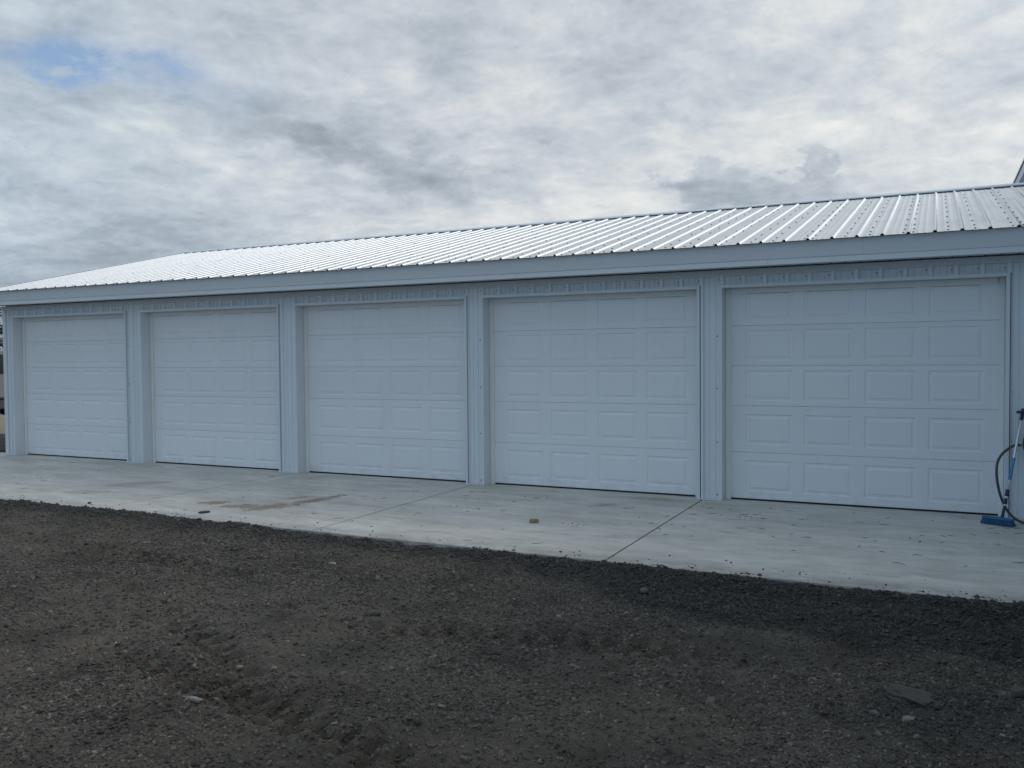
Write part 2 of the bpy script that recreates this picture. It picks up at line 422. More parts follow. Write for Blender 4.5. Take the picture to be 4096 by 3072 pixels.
M_BARK = plain('bark', (0.06, 0.05, 0.04), 0.95, 0, 0.3, 10, 0.5)
M_LEAF = plain('foliage', (0.035, 0.05, 0.03), 0.8, 0, 0.5, 3)


# ================================================================ mesh helpers
def link(name, me, parent=None, smooth=False):
    o = bpy.data.objects.new(name, me)
    col.objects.link(o)
    if parent is not None:
        o.parent = parent
    if smooth and me is not None:
        for p in me.polygons:
            p.use_smooth = True
    return o


def mesh(name, verts, faces, m, parent=None, smooth=False):
    me = bpy.data.meshes.new(name)
    me.from_pydata([tuple(v) for v in verts], [], faces)
    me.materials.append(m)
    me.update()
    return link(name, me, parent, smooth)


class MB:
    def __init__(s):
        s.v = []; s.f = []

    def add(s, v, f):
        k = len(s.v); s.v += [tuple(q) for q in v]; s.f += [tuple(i + k for i in q) for q in f]
        return s

    def box(s, x0, x1, y0, y1, z0, z1):
        v = [(x0, y0, z0), (x1, y0, z0), (x1, y1, z0), (x0, y1, z0), (x0, y0, z1), (x1, y0, z1), (x1, y1, z1), (x0, y1, z1)]
        return s.add(v, [(0, 3, 2, 1), (4, 5, 6, 7), (0, 1, 5, 4), (1, 2, 6, 5), (2, 3, 7, 6), (3, 0, 4, 7)])

    def tube(s, pts, rad, n=12, caps=True):
        pts = [Vector(p) for p in pts]
        rads = rad if isinstance(rad, (list, tuple)) else [rad] * len(pts)
        t0 = (pts[1] - pts[0]).normalized()
        a = t0.cross(Vector((0, 0, 1)))
        if a.length < 0.05:
            a = t0.cross(Vector((1, 0, 0)))
        a.normalize()
        v = []
        for i, p in enumerate(pts):
            t = (pts[min(i + 1, len(pts) - 1)] - pts[max(i - 1, 0)]).normalized()
            a = (a - t * a.dot(t)).normalized(); b = t.cross(a)
            for k in range(n):
                th = 2 * math.pi * k / n
                v.append(p + (a * math.cos(th) + b * math.sin(th)) * rads[i])
        f = []
        for i in range(len(pts) - 1):
            for k in range(n):
                k2 = (k + 1) % n
                f.append((i * n + k, i * n + k2, (i + 1) * n + k2, (i + 1) * n + k))
        if caps:
            f.append(tuple(range(n - 1, -1, -1))); f.append(tuple((len(pts) - 1) * n + k for k in range(n)))
        return s.add(v, f)

    def build(s, name, m, parent=None, smooth=False, bevel=0.0):
        o = mesh(name, s.v, s.f, m, parent, smooth)
        if bevel:
            bm = bmesh.new(); bm.from_mesh(o.data)
            bmesh.ops.bevel(bm, geom=bm.edges[:], offset=bevel, segments=1, affect='EDGES', clamp_overlap=True)
            bm.to_mesh(o.data); bm.free()
        return o


def tag(o, label=None, cat=None, group=None, kind=None):
    if label: o['label'] = label
    if cat: o['category'] = cat
    if group: o['group'] = group
    if kind: o['kind'] = kind
    return o


def empty(name, loc=(0, 0, 0)):
    o = bpy.data.objects.new(name, None); col.objects.link(o); o.location = loc
    o.empty_display_size = 0.2
    return o


def group_empty_parts(root):
    """parts are built in world coordinates; move them under the root at its base"""
    bpy.context.view_layer.update()
    for ch in list(root.children):
        ch.matrix_parent_inverse = root.matrix_world.inverted()


# ================================================================ the garage
G_L = [-14.103, -10.946, -7.819, -4.770, -1.706]     # left edge of each opening
G_W = 2.7786; G_H = 2.428; G_D = 0.192
X0, X1 = -14.36, 2.12
Y_PAN = 0.033
RIB = 0.2364; RIB0 = 1.132
Z_PTOP = 2.563

garage = empty('garage_building', (0, 0, 0))
tag(garage, 'long white metal garage with five closed overhead doors and a ribbed metal roof', 'garage')


def rib_profile(xa, xb, pitch, ref, h, wb, wt, minor=(), mh=0.004, mw=0.012, rnd=False):
    """x, height pairs of a ribbed sheet between xa and xb"""
    pts = []
    k0 = math.floor((xa - ref) / pitch) - 1; k1 = math.ceil((xb - ref) / pitch) + 1
    for k in range(k0, k1 + 1):
        c = ref + k * pitch
        if rnd:
            pts += [(c + u * wb / 2, h * q) for u, q in ((-1, 0), (-0.86, 0.10), (-0.62, 0.55), (-0.45, 0.84), (-0.24, 0.97), (0, 1.0), (0.24, 0.97), (0.45, 0.84), (0.62, 0.55), (0.86, 0.10), (1, 0))]
        else:
            pts += [(c - wb / 2, 0), (c - wt / 2 - 0.003, h * 0.93), (c - wt / 4, h), (c + wt / 4, h), (c + wt / 2 + 0.003, h * 0.93), (c + wb / 2, 0)]
        for q in minor:
            m_ = c + q * pitch
            pts += [(m_ - mw / 2, 0), (m_ - mw / 5, mh), (m_ + mw / 5, mh), (m_ + mw / 2, 0)]
    out = []

    def at(x):
        for (a, ha), (b, hb) in zip(pts, pts[1:]):
            if a <= x <= b:
                return ha + (hb - ha) * (x - a) / max(b - a, 1e-9)
        return 0
    out.append((xa, at(xa)))
    out += [p for p in pts if xa + 1e-4 < p[0] < xb - 1e-4]
    out.append((xb, at(xb)))
    return out


def wall_sheet(xa, xb, za, zb, parent, name='wall_panel'):
    pr = rib_profile(xa, xb, RIB, RIB0, 0.031, 0.070, 0.028, (0.36, 0.64), 0.0065, 0.010)
    v = [(x, Y_PAN - h, za) for x, h in pr] + [(x, Y_PAN - h, zb) for x, h in pr]
    n = len(pr)
    f = [(i, i + 1, n + i + 1, n + i) for i in range(n - 1)]
    return mesh(name, v, f, M_WALL, parent)


# pillars and headers of ribbed sheet
TW = 0.032
open_x = [(a, a + G_W + (0.034 if a > -2 else 0.0)) for a in G_L]
pill = [(X0, open_x[0][0])] + [(open_x[i][1], open_x[i + 1][0]) for i in range(4)] + [(open_x[4][1], X1)]
for i, (a, b) in enumerate(pill):
    wall_sheet(a + (TW + 0.011 if i else 0), b, 0.018, G_H + 0.0285, garage)  # gap bares the dark core, standing in for the trim lip's shadow
    wall_sheet(a, b, G_H + 0.0285, Z_PTOP, garage)
for a, b in open_x:
    x = a
    while x < b - 0.01:
        k = math.floor((x - RIB0) / (RIB * 4) + 1e-6) + 1
        nx = min(b, RIB0 + k * RIB * 4 + RIB * 0.12)
        if nx - x < 0.1: nx = min(b, nx + RIB * 4)
        wall_sheet(x, nx, G_H + 0.025, Z_PTOP, garage)
        x = nx
# framing behind the sheets so that pillars are solid
for a, b in pill:
    MB().box(a + 0.006, b - 0.006, 0.045, G_D + 0.05, 0.0, 2.60).build('post', M_CORE, garage)
for a, b in open_x:
    MB().box(a - 0.006, b + 0.006, 0.046, G_D - 0.03, G_H + 0.006, 2.60).build('lintel', M_CORE, garage)
# opening trims: face and return, mitred at the top corners
TW = 0.032
for a, b in open_x:
    # left jamb (its return faces the camera), right jamb, header
    MB().add([(a - TW, 0, 0), (a, 0, 0), (a, 0, G_H), (a - TW, 0, G_H + TW),
              (a - TW, Y_PAN + .012, 0), (a, G_D - 0.012, 0), (a, G_D - 0.012, G_H), (a - TW, Y_PAN + .012, G_H + TW)],
             [(0, 1, 2, 3), (1, 5, 6, 2), (4, 0, 3, 7)]).build('jamb_trim', M_TRIM, garage)
    MB().add([(b, 0, 0), (b + TW, 0, 0), (b + TW, 0, G_H + TW), (b, 0, G_H),
              (b, G_D - 0.012, 0), (b + TW, Y_PAN + .012, 0), (b + TW, Y_PAN + .012, G_H + TW), (b, G_D - 0.012, G_H)],
             [(0, 1, 2, 3), (4, 0, 3, 7), (1, 5, 6, 2)]).build('jamb_trim', M_TRIM, garage)
    MB().add([(a, -0.0012, G_H), (b, -0.0012, G_H), (b + TW, -0.0012, G_H + TW), (a - TW, -0.0012, G_H + TW),
              (a, G_D - 0.012, G_H), (b, G_D - 0.012, G_H), (b + TW, Y_PAN + .012, G_H + TW), (a - TW, Y_PAN + .012, G_H + TW)],
             [(0, 1, 2, 3), (4, 5, 1, 0), (3, 2, 6, 7)]).build('header_trim', M_TRIM, garage)
    # outer lip of the channel that the sheet slides into
    MB().box(b + TW + 0.0085, b + TW + 0.0125, 0.012, Y_PAN + 0.012, 0.02, G_H + 0.01).build('channel_lip', M_TRIM, garage)
    # weather stops
    s_ = 0.0644
    MB().box(a + 0.0015, a + s_, G_D - 0.016, G_D - 0.002, 0.0, G_H - 0.001).build('stop_moulding', M_STOP, garage, bevel=0.003)
    MB().box(b - s_ + (0.018 if a > -2 else 0.0), b - 0.0015, G_D - 0.016, G_D - 0.002, 0.0, G_H - 0.001).build('stop_moulding', M_STOP, garage, bevel=0.003)
    MB().box(a + s_ + 0.001, b - s_ - 0.001, G_D - 0.018, G_D - 0.003, G_H - 0.062, G_H - 0.0015).build('stop_moulding', M_STOP, garage, bevel=0.003)
# base rails under the pillars
for i, (a, b) in enumerate(pill):
    MB().box(a - (0.012 if i else 0.02), b - 0.001 + (0.0 if i < 5 else 0.2), -0.012, Y_PAN + 0.012, 0.001, 0.017).build('base_rail', M_BASE, garage, bevel=0.002)
# left corner trim
MB().add([(X0 - 0.016, 0.002, 0.018), (X0 + 0.070, 0.002, 0.018), (X0 + 0.070, 0.002, 2.565), (X0 - 0.016, 0.002, 2.565),
          (X0 - 0.016, 0.10, 0.018), (X0 + 0.070, Y_PAN, 0.018), (X0 + 0.070, Y_PAN, 2.565), (X0 - 0.016, 0.10, 2.565)],
         [(0, 1, 2, 3), (1, 5, 6, 2), (4, 0, 3, 7)]).build('corner_trim', M_TRIM, garage)

# frieze, soffit and fascia
x = X0 - 0.02
while x < X1:
    nx = min(X1, x + 3.05)
    MB().box(x, nx - 0.001, -0.008, 0.045, 2.558, 2.628).build('frieze_board', M_FASC, garage, bevel=0.002)
    x = nx
x = -14.50
while x < X1 - 0.01:
    nx = min(X1, x + 0.1455)
    MB().add([(x, -0.272, 2.640), (nx - 0.016, -0.272, 2.640), (nx - 0.010, -0.272, 2.632 + 0.016), (nx, -0.272, 2.648),
              (x, 0.04, 2.640), (nx - 0.016, 0.04, 2.640), (nx - 0.010, 0.04, 2.648), (nx, 0.04, 2.648)],
             [(0, 4, 5, 1), (1, 5, 6, 2), (2, 6, 7, 3)]).build('soffit_panel', M_SOFF, garage)
    x = nx
Y_F = -0.288
up = [-14.52, -9.72, -4.35, -0.2, X1]
lo = [-14.52, -13.05, -10.6, -4.15, -1.15, X1]
for a, b in zip(up, up[1:]):
    MB().box(a, b - 0.0008, Y_F, Y_F + 0.012, 2.690, 2.866).build('fascia_board', M_FASC, garage, bevel=0.001)
for a, b in zip(lo, lo[1:]):
    # the lower edge kicks out a little and turns under
    y0, y1 = Y_F - 0.016, Y_F + 0.006
    MB().add([(a, y1, 2.696), (b - 0.002, y1, 2.696), (b - 0.002, y1, 2.684), (a, y1, 2.684), (a, y0, 2.628), (b - 0.002, y0, 2.628),
              (b - 0.002, y0 + 0.045, 2.624), (a, y0 + 0.045, 2.624), ],
             [(3, 2, 1, 0), (3, 2, 5, 4), (4, 5, 6, 7)]).build('fascia_drip', M_FASC, garage)

# ---------------------------------------------------------------- overhead doors
J = [0.0, 0.5334, 1.0668, 1.524, 1.9812, 2.4384]
PX = [(0.231, 0.744), (0.863, 1.374), (1.494, 2.000), (2.116, 2.627)]
PZ = [(0.086, 0.441), (0.092, 0.436), (0.056, 0.400), (0.058, 0.402), (0.060, 0.402)]


def section_mesh(k):
    """one steel door section with four pressed raised panels"""
    bm = bmesh.new()
    h = J[k + 1] - J[k]
    wd = G_W - 0.02
    e = 0.0022
    zs = [e, PZ[k][0], PZ[k][1], h - e]
    xs = [0.0]
    for a, b in PX: xs += [a - 0.01, b - 0.01]
    xs.append(wd)
    V = [[bm.verts.new((x, 0, z)) for z in zs] for x in xs]
    for i in range(len(xs) - 1):
        for j in range(3):
            q = (V[i][j], V[i + 1][j], V[i + 1][j + 1], V[i][j + 1])
            if j == 1 and i % 2 == 1:
                ring = list(q)
                x0, x1, z0, z1 = xs[i], xs[i + 1], zs[1], zs[2]
                for ins, dep in ((0.006, 0.0055), (0.013, 0.0075), (0.038, 0.0052), (0.046, 0.0005), (0.050, 0.0)):
                    nr = [bm.verts.new(c) for c in ((x0 + ins, dep, z0 + ins), (x1 - ins, dep, z0 + ins), (x1 - ins, dep, z1 - ins), (x0 + ins, dep, z1 - ins))]
                    for m in range(4):
                        bm.faces.new((ring[m], ring[(m + 1) % 4], nr[(m + 1) % 4], nr[m]))
                    ring = nr
                bm.faces.new(ring)
            else:
                bm.faces.new(q)
    # rolled top and bottom edges, with the tongue of the joint
    back = 0.040
    for zi, zz in ((0, zs[0]), (3, zs[3])):
        s_ = -1 if zi == 0 else 1
        l0 = [V[i][zi] for i in range(len(xs))]
        prev = l0
        for dy, dzz in ((0.003, s_ * 0.0012), (back, s_ * 0.0012)):
            cur = [bm.verts.new((x, dy, zz + dzz)) for x in xs]
            for i in range(len(xs) - 1):
                q = (prev[i], prev[i + 1], cur[i + 1], cur[i]) if zi == 3 else (prev[i + 1], prev[i], cur[i], cur[i + 1])
                bm.faces.new(q)
            prev = cur
    me = bpy.data.meshes.new('door_section')
    bm.normal_update(); bm.to_mesh(me); bm.free()
    me.materials.append(M_DOOR)
    return me


sec_me = [section_mesh(k) for k in range(5)]
seal_me = MB().box(0, G_W - 0.03, -0.003, 0.035, 0, 0.0175).build('bottom_seal', M_SEAL); seal_me.data.name = 'bottom_seal'
seal_data = seal_me.data
bpy.data.objects.remove(seal_me)
liner_o = MB().box(0, G_W - 0.03, 0.036, 0.046, 0.02, 2.42).build('door_back', M_CORE); liner_data = liner_o.data
bpy.data.objects.remove(liner_o)
Z_DOOR = 0.0190
for a in G_L:
    d = bpy.data.objects.new('garage_door', None); col.objects.link(d); d.parent = garage
    d.location = (a + 0.01, G_D, 0)
    for k in range(5):
        o = bpy.data.objects.new('door_section', sec_me[k]); col.objects.link(o); o.parent = d
        o.location = (0, random.uniform(-0.0006, 0.0006), Z_DOOR + J[k])
    o = bpy.data.objects.new('bottom_seal', seal_data); col.objects.link(o); o.parent = d; o.location = (0.005, 0, 0.001)
    o = bpy.data.objects.new('door_back', liner_data); col.objects.link(o); o.parent = d; o.location = (0.005, 0, 0)

# ---------------------------------------------------------------- roof
RY0, RZ0, RY1, RZ1 = -0.335, 2.8635, 4.40, 4.035
RP = 0.23996; RREF = 1.1836
XR0 = -14.53
sl = Vector((0, RY1 - RY0, RZ1 - RZ0)); slen = sl.length; su = sl.normalized(); sn = Vector((0, -su.z, su.y))


def roof_sheet(xa, xb, side, jitter=0.0):
    pr = rib_profile(xa, xb, RP, RREF, 0.020, 0.046, 0.020, (0.37, 0.63), 0.0022, 0.016, True)
    v = []
    n = len(pr)
    steps = [0.0, 0.25, 0.5, 0.75, 1.0]
    for s_ in steps:
        wob_ = [0.0012 * math.sin(x * 13 + s_ * 9) for x, h in pr]
        for (x, h), q in zip(pr, wob_):
            p = Vector((x, RY0 if side == 0 else 2 * RY1 - RY0, RZ0)) + Vector((0, su.y * (1 if side == 0 else -1), su.z)) * (s_ * (slen - 0.02) + (jitter if s_ == 0 else 0)) \
                + Vector((0, sn.y * (1 if side == 0 else -1), sn.z)) * (h + (q if h == 0 else 0))
            v.append(p)
    f = []
    for r_ in range(len(steps) - 1):
        for i in range(n - 1):
            q = (r_ * n + i, r_ * n + i + 1, (r_ + 1) * n + i + 1, (r_ + 1) * n + i)
            f.append(q if side == 0 else q[::-1])
    o = mesh('roof_sheet', v, f, M_ROOF, garage, True)
    return o


edges = []
k = -18
x = RREF + k * 4 * RP
while x < X1:
    if x > XR0: edges.append(x + 0.010)
    x += 4 * RP
edges = [XR0] + edges + [X1]
for a, b in zip(edges, edges[1:]):
    roof_sheet(a, b, 0, random.uniform(-0.003, 0.003))
    roof_sheet(a, b, 1)
# roof deck underside, so that the ends of the ribs read dark
MB().add([(XR0 + 0.03, RY0 + 0.06, RZ0 + 0.002), (X1, RY0 + 0.06, RZ0 + 0.002), (X1, RY1, RZ1 - 0.014), (XR0 + 0.03, RY1, RZ1 - 0.014),
          (XR0 + 0.03, 2 * RY1 - RY0 - 0.06, RZ0 + 0.002), (X1, 2 * RY1 - RY0 - 0.06, RZ0 + 0.002)],
         [(0, 1, 2, 3), (3, 2, 5, 4)]).build('roof_underlay', M_CORE, garage)
# ridge cap: two leaves with hemmed edges sitting on the ribs
cx_ = [XR0 - 0.02, -11.5, -8.4, -5.4, -2.3, 0.72, X1]
for a, b in zip(cx_, cx_[1:]):
    v = []
    for xx in (a, b - 0.002):
        for s_ in (-1, 1):
            pass
        pts = [(RY1 - 0.165, RZ1 - 0.165 * su.z / su.y + 0.018), (RY1 - 0.160, RZ1 - 0.160 * su.z / su.y + 0.034), (RY1 - 0.02, RZ1 + 0.032), (RY1, RZ1 + 0.040),
               (RY1 + 0.02, RZ1 + 0.032), (RY1 + 0.160, RZ1 - 0.160 * su.z / su.y + 0.034), (RY1 + 0.165, RZ1 - 0.165 * su.z / su.y + 0.018)]
        v += [(xx, y, z) for y, z in pts]
    n = 7
    f = [(i, n + i, n + i + 1, i + 1) for i in range(n - 1)]
    mesh('ridge_cap', v, f, M_TRIM, garage)
# rake trim on the left end
for s_ in (0, 1):
    v = []
    for t_ in (0, 1):
        y = (RY0 if s_ == 0 else 2 * RY1 - RY0) * (1 - t_) + RY1 * t_; z = RZ0 * (1 - t_) + RZ1 * t_
        v += [(XR0 - 0.025, y, z - 0.16), (XR0 - 0.025, y, z + 0.030), (XR0 + 0.045, y, z + 0.030), (XR0 + 0.045, y, z + 0.022)]
    mesh('rake_trim', v, [(0, 1, 5, 4), (1, 2, 6, 5), (2, 3, 7, 6)], M_TRIM, garage)

# screws
ROWS = [-0.232, 0.028, 0.404, 0.973, 1.508, 2.053, 2.584, 3.145, 3.581, 3.93]


def screw(mb, c, nrm, r=0.0085, h=0.007):
    nrm = nrm.normalized(); a = nrm.orthogonal().normalized(); b = nrm.cross(a)
    v = []; n = 6
    for rr, hh in ((r * 1.35, 0), (r * 1.35, h * 0.35), (r * 0.75, h * 0.4), (r * 0.75, h)):
        v += [c + nrm * hh + (a * math.cos(i * math.pi / 3) + b * math.sin(i * math.pi / 3)) * rr for i in range(n)]
    f = []
    for k_ in range(3):
        f += [(k_ * n + i, k_ * n + (i + 1) % n, (k_ + 1) * n + (i + 1) % n, (k_ + 1) * n + i) for i in range(n)]
    f.append(tuple(3 * n + i for i in range(n)))
    mb.add(v, f)


mb = MB()
k = 3
while RREF + k * RP > XR0 + 0.1:
    c = RREF + k * RP
    m4 = k % 4
    offs = {0: (-0.042, 0.040), 1: (0.5 * RP,), 2: (0.46 * RP,), 3: ()}[m4]
    for of in offs:
        if not (XR0 + 0.03 < c + of < X1 - 0.03): continue
        for y in ROWS[:9 if m4 else 9]:
            yy = y + random.uniform(-0.008, 0.008)
            p = Vector((c + of + random.uniform(-0.005, 0.005), yy, RZ0 + (yy - RY0) * su.z / su.y)) + sn * 0.001
            screw(mb, p, sn, 0.0085, 0.008)
    k -= 1
tag(mb.build('roof_screws', M_SCREW, garage), kind='stuff')
mb = MB()
k = 4
while RIB0 + k * RIB > X0:
    c = RIB0 + k * RIB - 0.040
    if X0 + 0.1 < c < X1: screw(mb, Vector((c, Y_PAN, 2.520 + random.uniform(-0.006, 0.006))), Vector((0, -1, 0)), 0.0065, 0.006)
    k -= 1
for a, b in pill:
    for z in (0.062, 0.665, 1.28, 1.88):
        for xx in ((a + 0.052, b - 0.058) if b < X1 else (a + 0.052, a + 0.30, a + 0.54)):
            screw(mb, Vector((xx + random.uniform(-.004, .004), Y_PAN, z + random.uniform(-.01, .01))), Vector((0, -1, 0)), 0.0075, 0.007)
tag(mb.build('wall_screws', plain('painted_screw', (0.20, 0.22, 0.24), 0.5, 0.2, 0.2, 40), garage), kind='stuff')
mb = MB()
for c in cx_[1:-1]: pass
k = 0
x = XR0 + 0.1
for k in range(-66, 4):
    c = RREF + k * RP
    if c > XR0: screw(mb, Vector((c, RY1 - 0.145, RZ1 - 0.145 * su.z / su.y + 0.036)), sn, 0.006, 0.006)
tag(mb.build('ridge_screws', M_TRIM, garage), kind='stuff')


# west gable wall, rear wall
def side_sheet(xw, ya, yb, z0, ztop, parent, flip, name='wall_panel'):
    """ribbed sheet in the plane x = xw, facing -x (flip=1) ; ztop(y) gives the top"""
    pr = rib_profile(ya, yb, RIB, 0.1, 0.031, 0.070, 0.028, (0.36, 0.64), 0.0065, 0.010)
    v = [(xw - h * flip, y, z0) for y, h in pr] + [(xw - h * flip, y, ztop(y)) for y, h in pr]
    n = len(pr)
    f = [(i, n + i, n + i + 1, i + 1) for i in range(n - 1)]
    return mesh(name, v, f, M_WALL, parent)


def gable_top(y):
    return RZ0 + (min(y, 2 * RY1 - y) - RY0) * su.z / su.y - 0.03


y = 0.06
while y < 2 * RY1 - 0.06:
    ny = min(2 * RY1 - 0.05, y + 4 * RIB)
    if ny - y < 0.1: break
    side_sheet(X0, y, ny, 0.018, gable_top, garage, 1)
    y = ny
MB().box(X0 + 0.005, X1, 2 * RY1 - 0.05, 2 * RY1 - 0.03, 0, 2.85).build('rear_wall', M_WALL, garage)

# ================================================================ taller building behind on the right
barn = empty('tall_metal_building', (8.1, 10, 0))
tag(barn, 'taller metal building rising behind the right end of the garage roof', 'building')
BX, BZ = 2.14, 5.0                      # its west wall and eave height
BE = 1.86                              # edge of its eave
by0, by1 = -6.4, 26.0  # front end is out of view, extended to block sky on the right
bs = 0.30
parts = []
y = by0
while y < by1 - 0.01:
    ny = min(by1, y + 4 * RIB)
    parts.append(side_sheet(BX, y, ny, 0.0, lambda q: BZ - 0.10, None, 1))
    y = ny
parts.append(MB().box(BX + 0.02, 14.0, by0 - 0.02, by0 + 0.04, 0, 4.95).build('front_wall', M_WALL))
parts.append(MB().add([(BX, by0, 4.95), (14.0, by0, 4.95), (8.07, by0, 4.95 + 5.93 * bs)], [(0, 1, 2)]).build('gable_wall', M_WALL))
# soffit, fascia
y = by0
while y < by1 - 0.01:
    ny = min(by1, y + 0.30)
    parts.append(MB().add([(BE + 0.01, y, BZ - 0.16), (BE + 0.01, ny - 0.012, BZ - 0.16), (BX, ny - 0.012, BZ - 0.16), (BX, y, BZ - 0.16),
                           (BE + 0.01, ny, BZ - 0.152), (BX, ny, BZ - 0.152)], [(0, 3, 2, 1), (1, 2, 5, 4)]).build('soffit_panel', M_TRIM))
    y = ny
y = by0 - 0.1
while y < by1 - 0.01:
    ny = min(by1, y + 3.05)
    parts.append(MB().box(BE - 0.012, BE, y, ny - 0.003, BZ - 0.175, BZ - 0.012).build('fascia_board', M_FASC))
    y = ny
parts.append(MB().box(BX - 0.03, BX - 0.02, by0, by1, BZ - 0.22, BZ - 0.16).build('frieze_board', M_CORE))
# ribbed roof, ribs run east - west, ends scallop the eave
y = by0 - 0.15
while y < by1 - 0.01:
    ny = min(by1, y + 4 * 0.2364)
    pr = rib_profile(y, ny, 0.2364, 0.03, 0.030, 0.065, 0.030, (0.37, 0.63), 0.003, 0.016)
    n = len(pr)
    v = [(BE - 0.035, yy, BZ + h) for yy, h in pr] + [(8.07, yy, BZ + (8.07 - BE + .035) * bs + h) for yy, h in pr]
    parts.append(mesh('roof_sheet', v, [(i, n + i, n + i + 1, i + 1) for i in range(n - 1)], M_ROOF))
    v = [(14.3, yy, BZ + h) for yy, h in pr] + [(8.07, yy, BZ + (8.07 - BE + .035) * bs + h) for yy, h in pr]
    parts.append(mesh('roof_sheet', v, [(i, i + 1, n + i + 1, n + i) for i in range(n - 1)], M_ROOF))
    y = ny
for o in parts: o.parent = barn
group_empty_parts(barn)

# ================================================================ setting: concrete apron
apron = empty('concrete_apron', (0, 0, 0)); tag(apron, kind='structure')
AX0, AX1, AY = -15.2, 2.12, -3.235
joints = [AX0, -13.97, -10.96, -7.955, -4.945, -1.935, 1.40, AX1]
for a, b in zip(joints, joints[1:]):
    bm = bmesh.new()
    g = 0.0080
    x0, x1, y0, y1 = a + g, b - g, AY, 0.25
    nx = 40
    # front edge of each slab is very slightly uneven where the form board was pulled
    top = []
    for i in range(nx + 1):
        xx = x0 + (x1 - x0) * i / nx
        yy = -3.212 - 0.0085 * (xx + 10) + 0.012 * (mn.noise(Vector((xx * 1.7, 3.1, 0)))) + 0.006 * mn.noise(Vector((xx * 9, 1.1, 0)))
        top.append((bm.verts.new((xx, yy, -0.006)), bm.verts.new((xx, yy + 0.006, 0.0)), bm.verts.new((xx, y1, 0.0)), bm.verts.new((xx, yy, -0.15)), bm.verts.new((xx, y1, -0.15))))
    for p, q in zip(top, top[1:]):
        bm.faces.new((p[0], q[0], q[1], p[1])); bm.faces.new((p[1], q[1], q[2], p[2])); bm.faces.new((p[3], q[3], q[0], p[0]))
    for p, fl in ((top[0], 1), (top[-1], 0)):
        q = (p[0], p[1], p[2], p[4], p[3])
        bm.faces.new(q if fl else q[::-1])
    me = bpy.data.meshes.new('slab'); bm.normal_update(); bm.to_mesh(me); bm.free(); me.materials.append(M_CONC)
    link('slab', me, apron)
M_GROOVE = plain('joint_dirt', (0.055, 0.050, 0.043), 0.95, 0, 0.3, 30)
MB().box(AX0 + 0.01, AX1 - 0.01, AY + 0.06, 0.2, -0.14, -0.0035).build('joint_filler', M_GROOVE, apron)
# garage floor inside
MB().box(X0 + 0.01, X1, 0.251, 8.6, -0.15, -0.005).build('floor_slab', M_CONC, apron)


# ================================================================ setting: gravel ground
def vnoise(x, y, seed):
    """value noise on arrays, smooth, 0..1"""
    xi = np.floor(x).astype(np.int64); yi = np.floor(y).astype(np.int64)
    fx = x - xi; fy = y - yi
    fx = fx * fx * (3 - 2 * fx); fy = fy * fy * (3 - 2 * fy)

    def h(a, b):
        n = (a * 374761393 + b * 668265263 + seed * 974711) & 0x7fffffff
        n = ((n ^ (n >> 13)) * 1274126177) & 0x7fffffff
        n = n ^ (n >> 16)
        return (n & 0xffff) / 65535.0
    return (h(xi, yi) * (1 - fx) + h(xi + 1, yi) * fx) * (1 - fy) + (h(xi, yi + 1) * (1 - fx) + h(xi + 1, yi + 1) * fx) * fy


def fbm(x, y, sc, octs, seed, gain=0.5):
    s_ = 0; a = 1; t = 0
    for i in range(octs):
        s_ = s_ + a * vnoise(x * sc + i * 17.3, y * sc - i * 9.7, seed + i); t += a; a *= gain; sc *= 2.03
    return s_ / t - 0.5


def edge_y(x):
    return -3.212 - 0.0085 * (np.clip(x, -16, 3) + 10)


def ground_h(x, y):
    near = np.clip(1 - np.maximum(np.abs(x + 6) - 11, 0) / 4, 0, 1) * np.clip(1 - np.maximum(-9.5 - y, 0) / 3, 0, 1)
    z = -0.052 + 0.060 * fbm(x, y, 0.55, 3, 3) + near * (0.046 * fbm(x, y, 2.6, 4, 11) + 0.046 * fbm(x, y, 12.0, 4, 23, 0.68))
    z = z - 0.02 * np.clip((-y - 5) / 4, 0, 1)
    # piled against the slab edge
    e = np.clip((y - edge_y(x) + 0.38) / 0.34, 0, 1)
    pile = 0.038 + 0.012 * np.clip((x + 4) / 5, 0, 1) + 0.050 * fbm(x, y * 0.3, 1.6, 4, 41)
    z = z + e * e * (3 - 2 * e) * pile
    # loader tyre marks: two bands of lug prints that run roughly along the building
    for (x0, y0, x1, y1, wd) in ((-5.3, -5.15, -2.5, -6.60, 0.15), (-3.7, -5.60, -0.2, -4.95, 0.15), (-9.5, -4.25, -4.2, -4.75, 0.15), (-4.4, -6.3, -1.0, -7.0, 0.14)):
        L = math.hypot(x1 - x0, y1 - y0); tx, ty = (x1 - x0) / L, (y1 - y0) / L
        s_ = (x - x0) * tx + (y - y0) * ty; v = -(x - x0) * ty + (y - y0) * tx
        v = v + 0.10 * fbm(s_, s_ * 0, 0.6, 2, 77)
        band = np.exp(-(v / wd) ** 4) * np.clip(s_ / 0.8, 0, 1) * np.clip((L - s_) / 0.8, 0, 1)
        side = np.exp(-((np.abs(v) - wd * 1.25) / 0.06) ** 2) * np.clip(s_ / 0.8, 0, 1) * np.clip((L - s_) / 0.8, 0, 1)
        lug = np.clip(0.35 + 0.9 * np.sin((s_ + np.where(v > 0, 0.085, 0.0)) * 2 * math.pi / 0.17) * np.abs(np.sin(np.clip(np.abs(v) / wd, 0, 1) * math.pi)), 0, 1)
        vis = np.clip(0.85 + 1.8 * fbm(x, y, 0.9, 2, 91), 0.35, 1)
        z = z - band * (0.006 + 0.085 * lug) * vis + side * 0.022 * vis
    return z


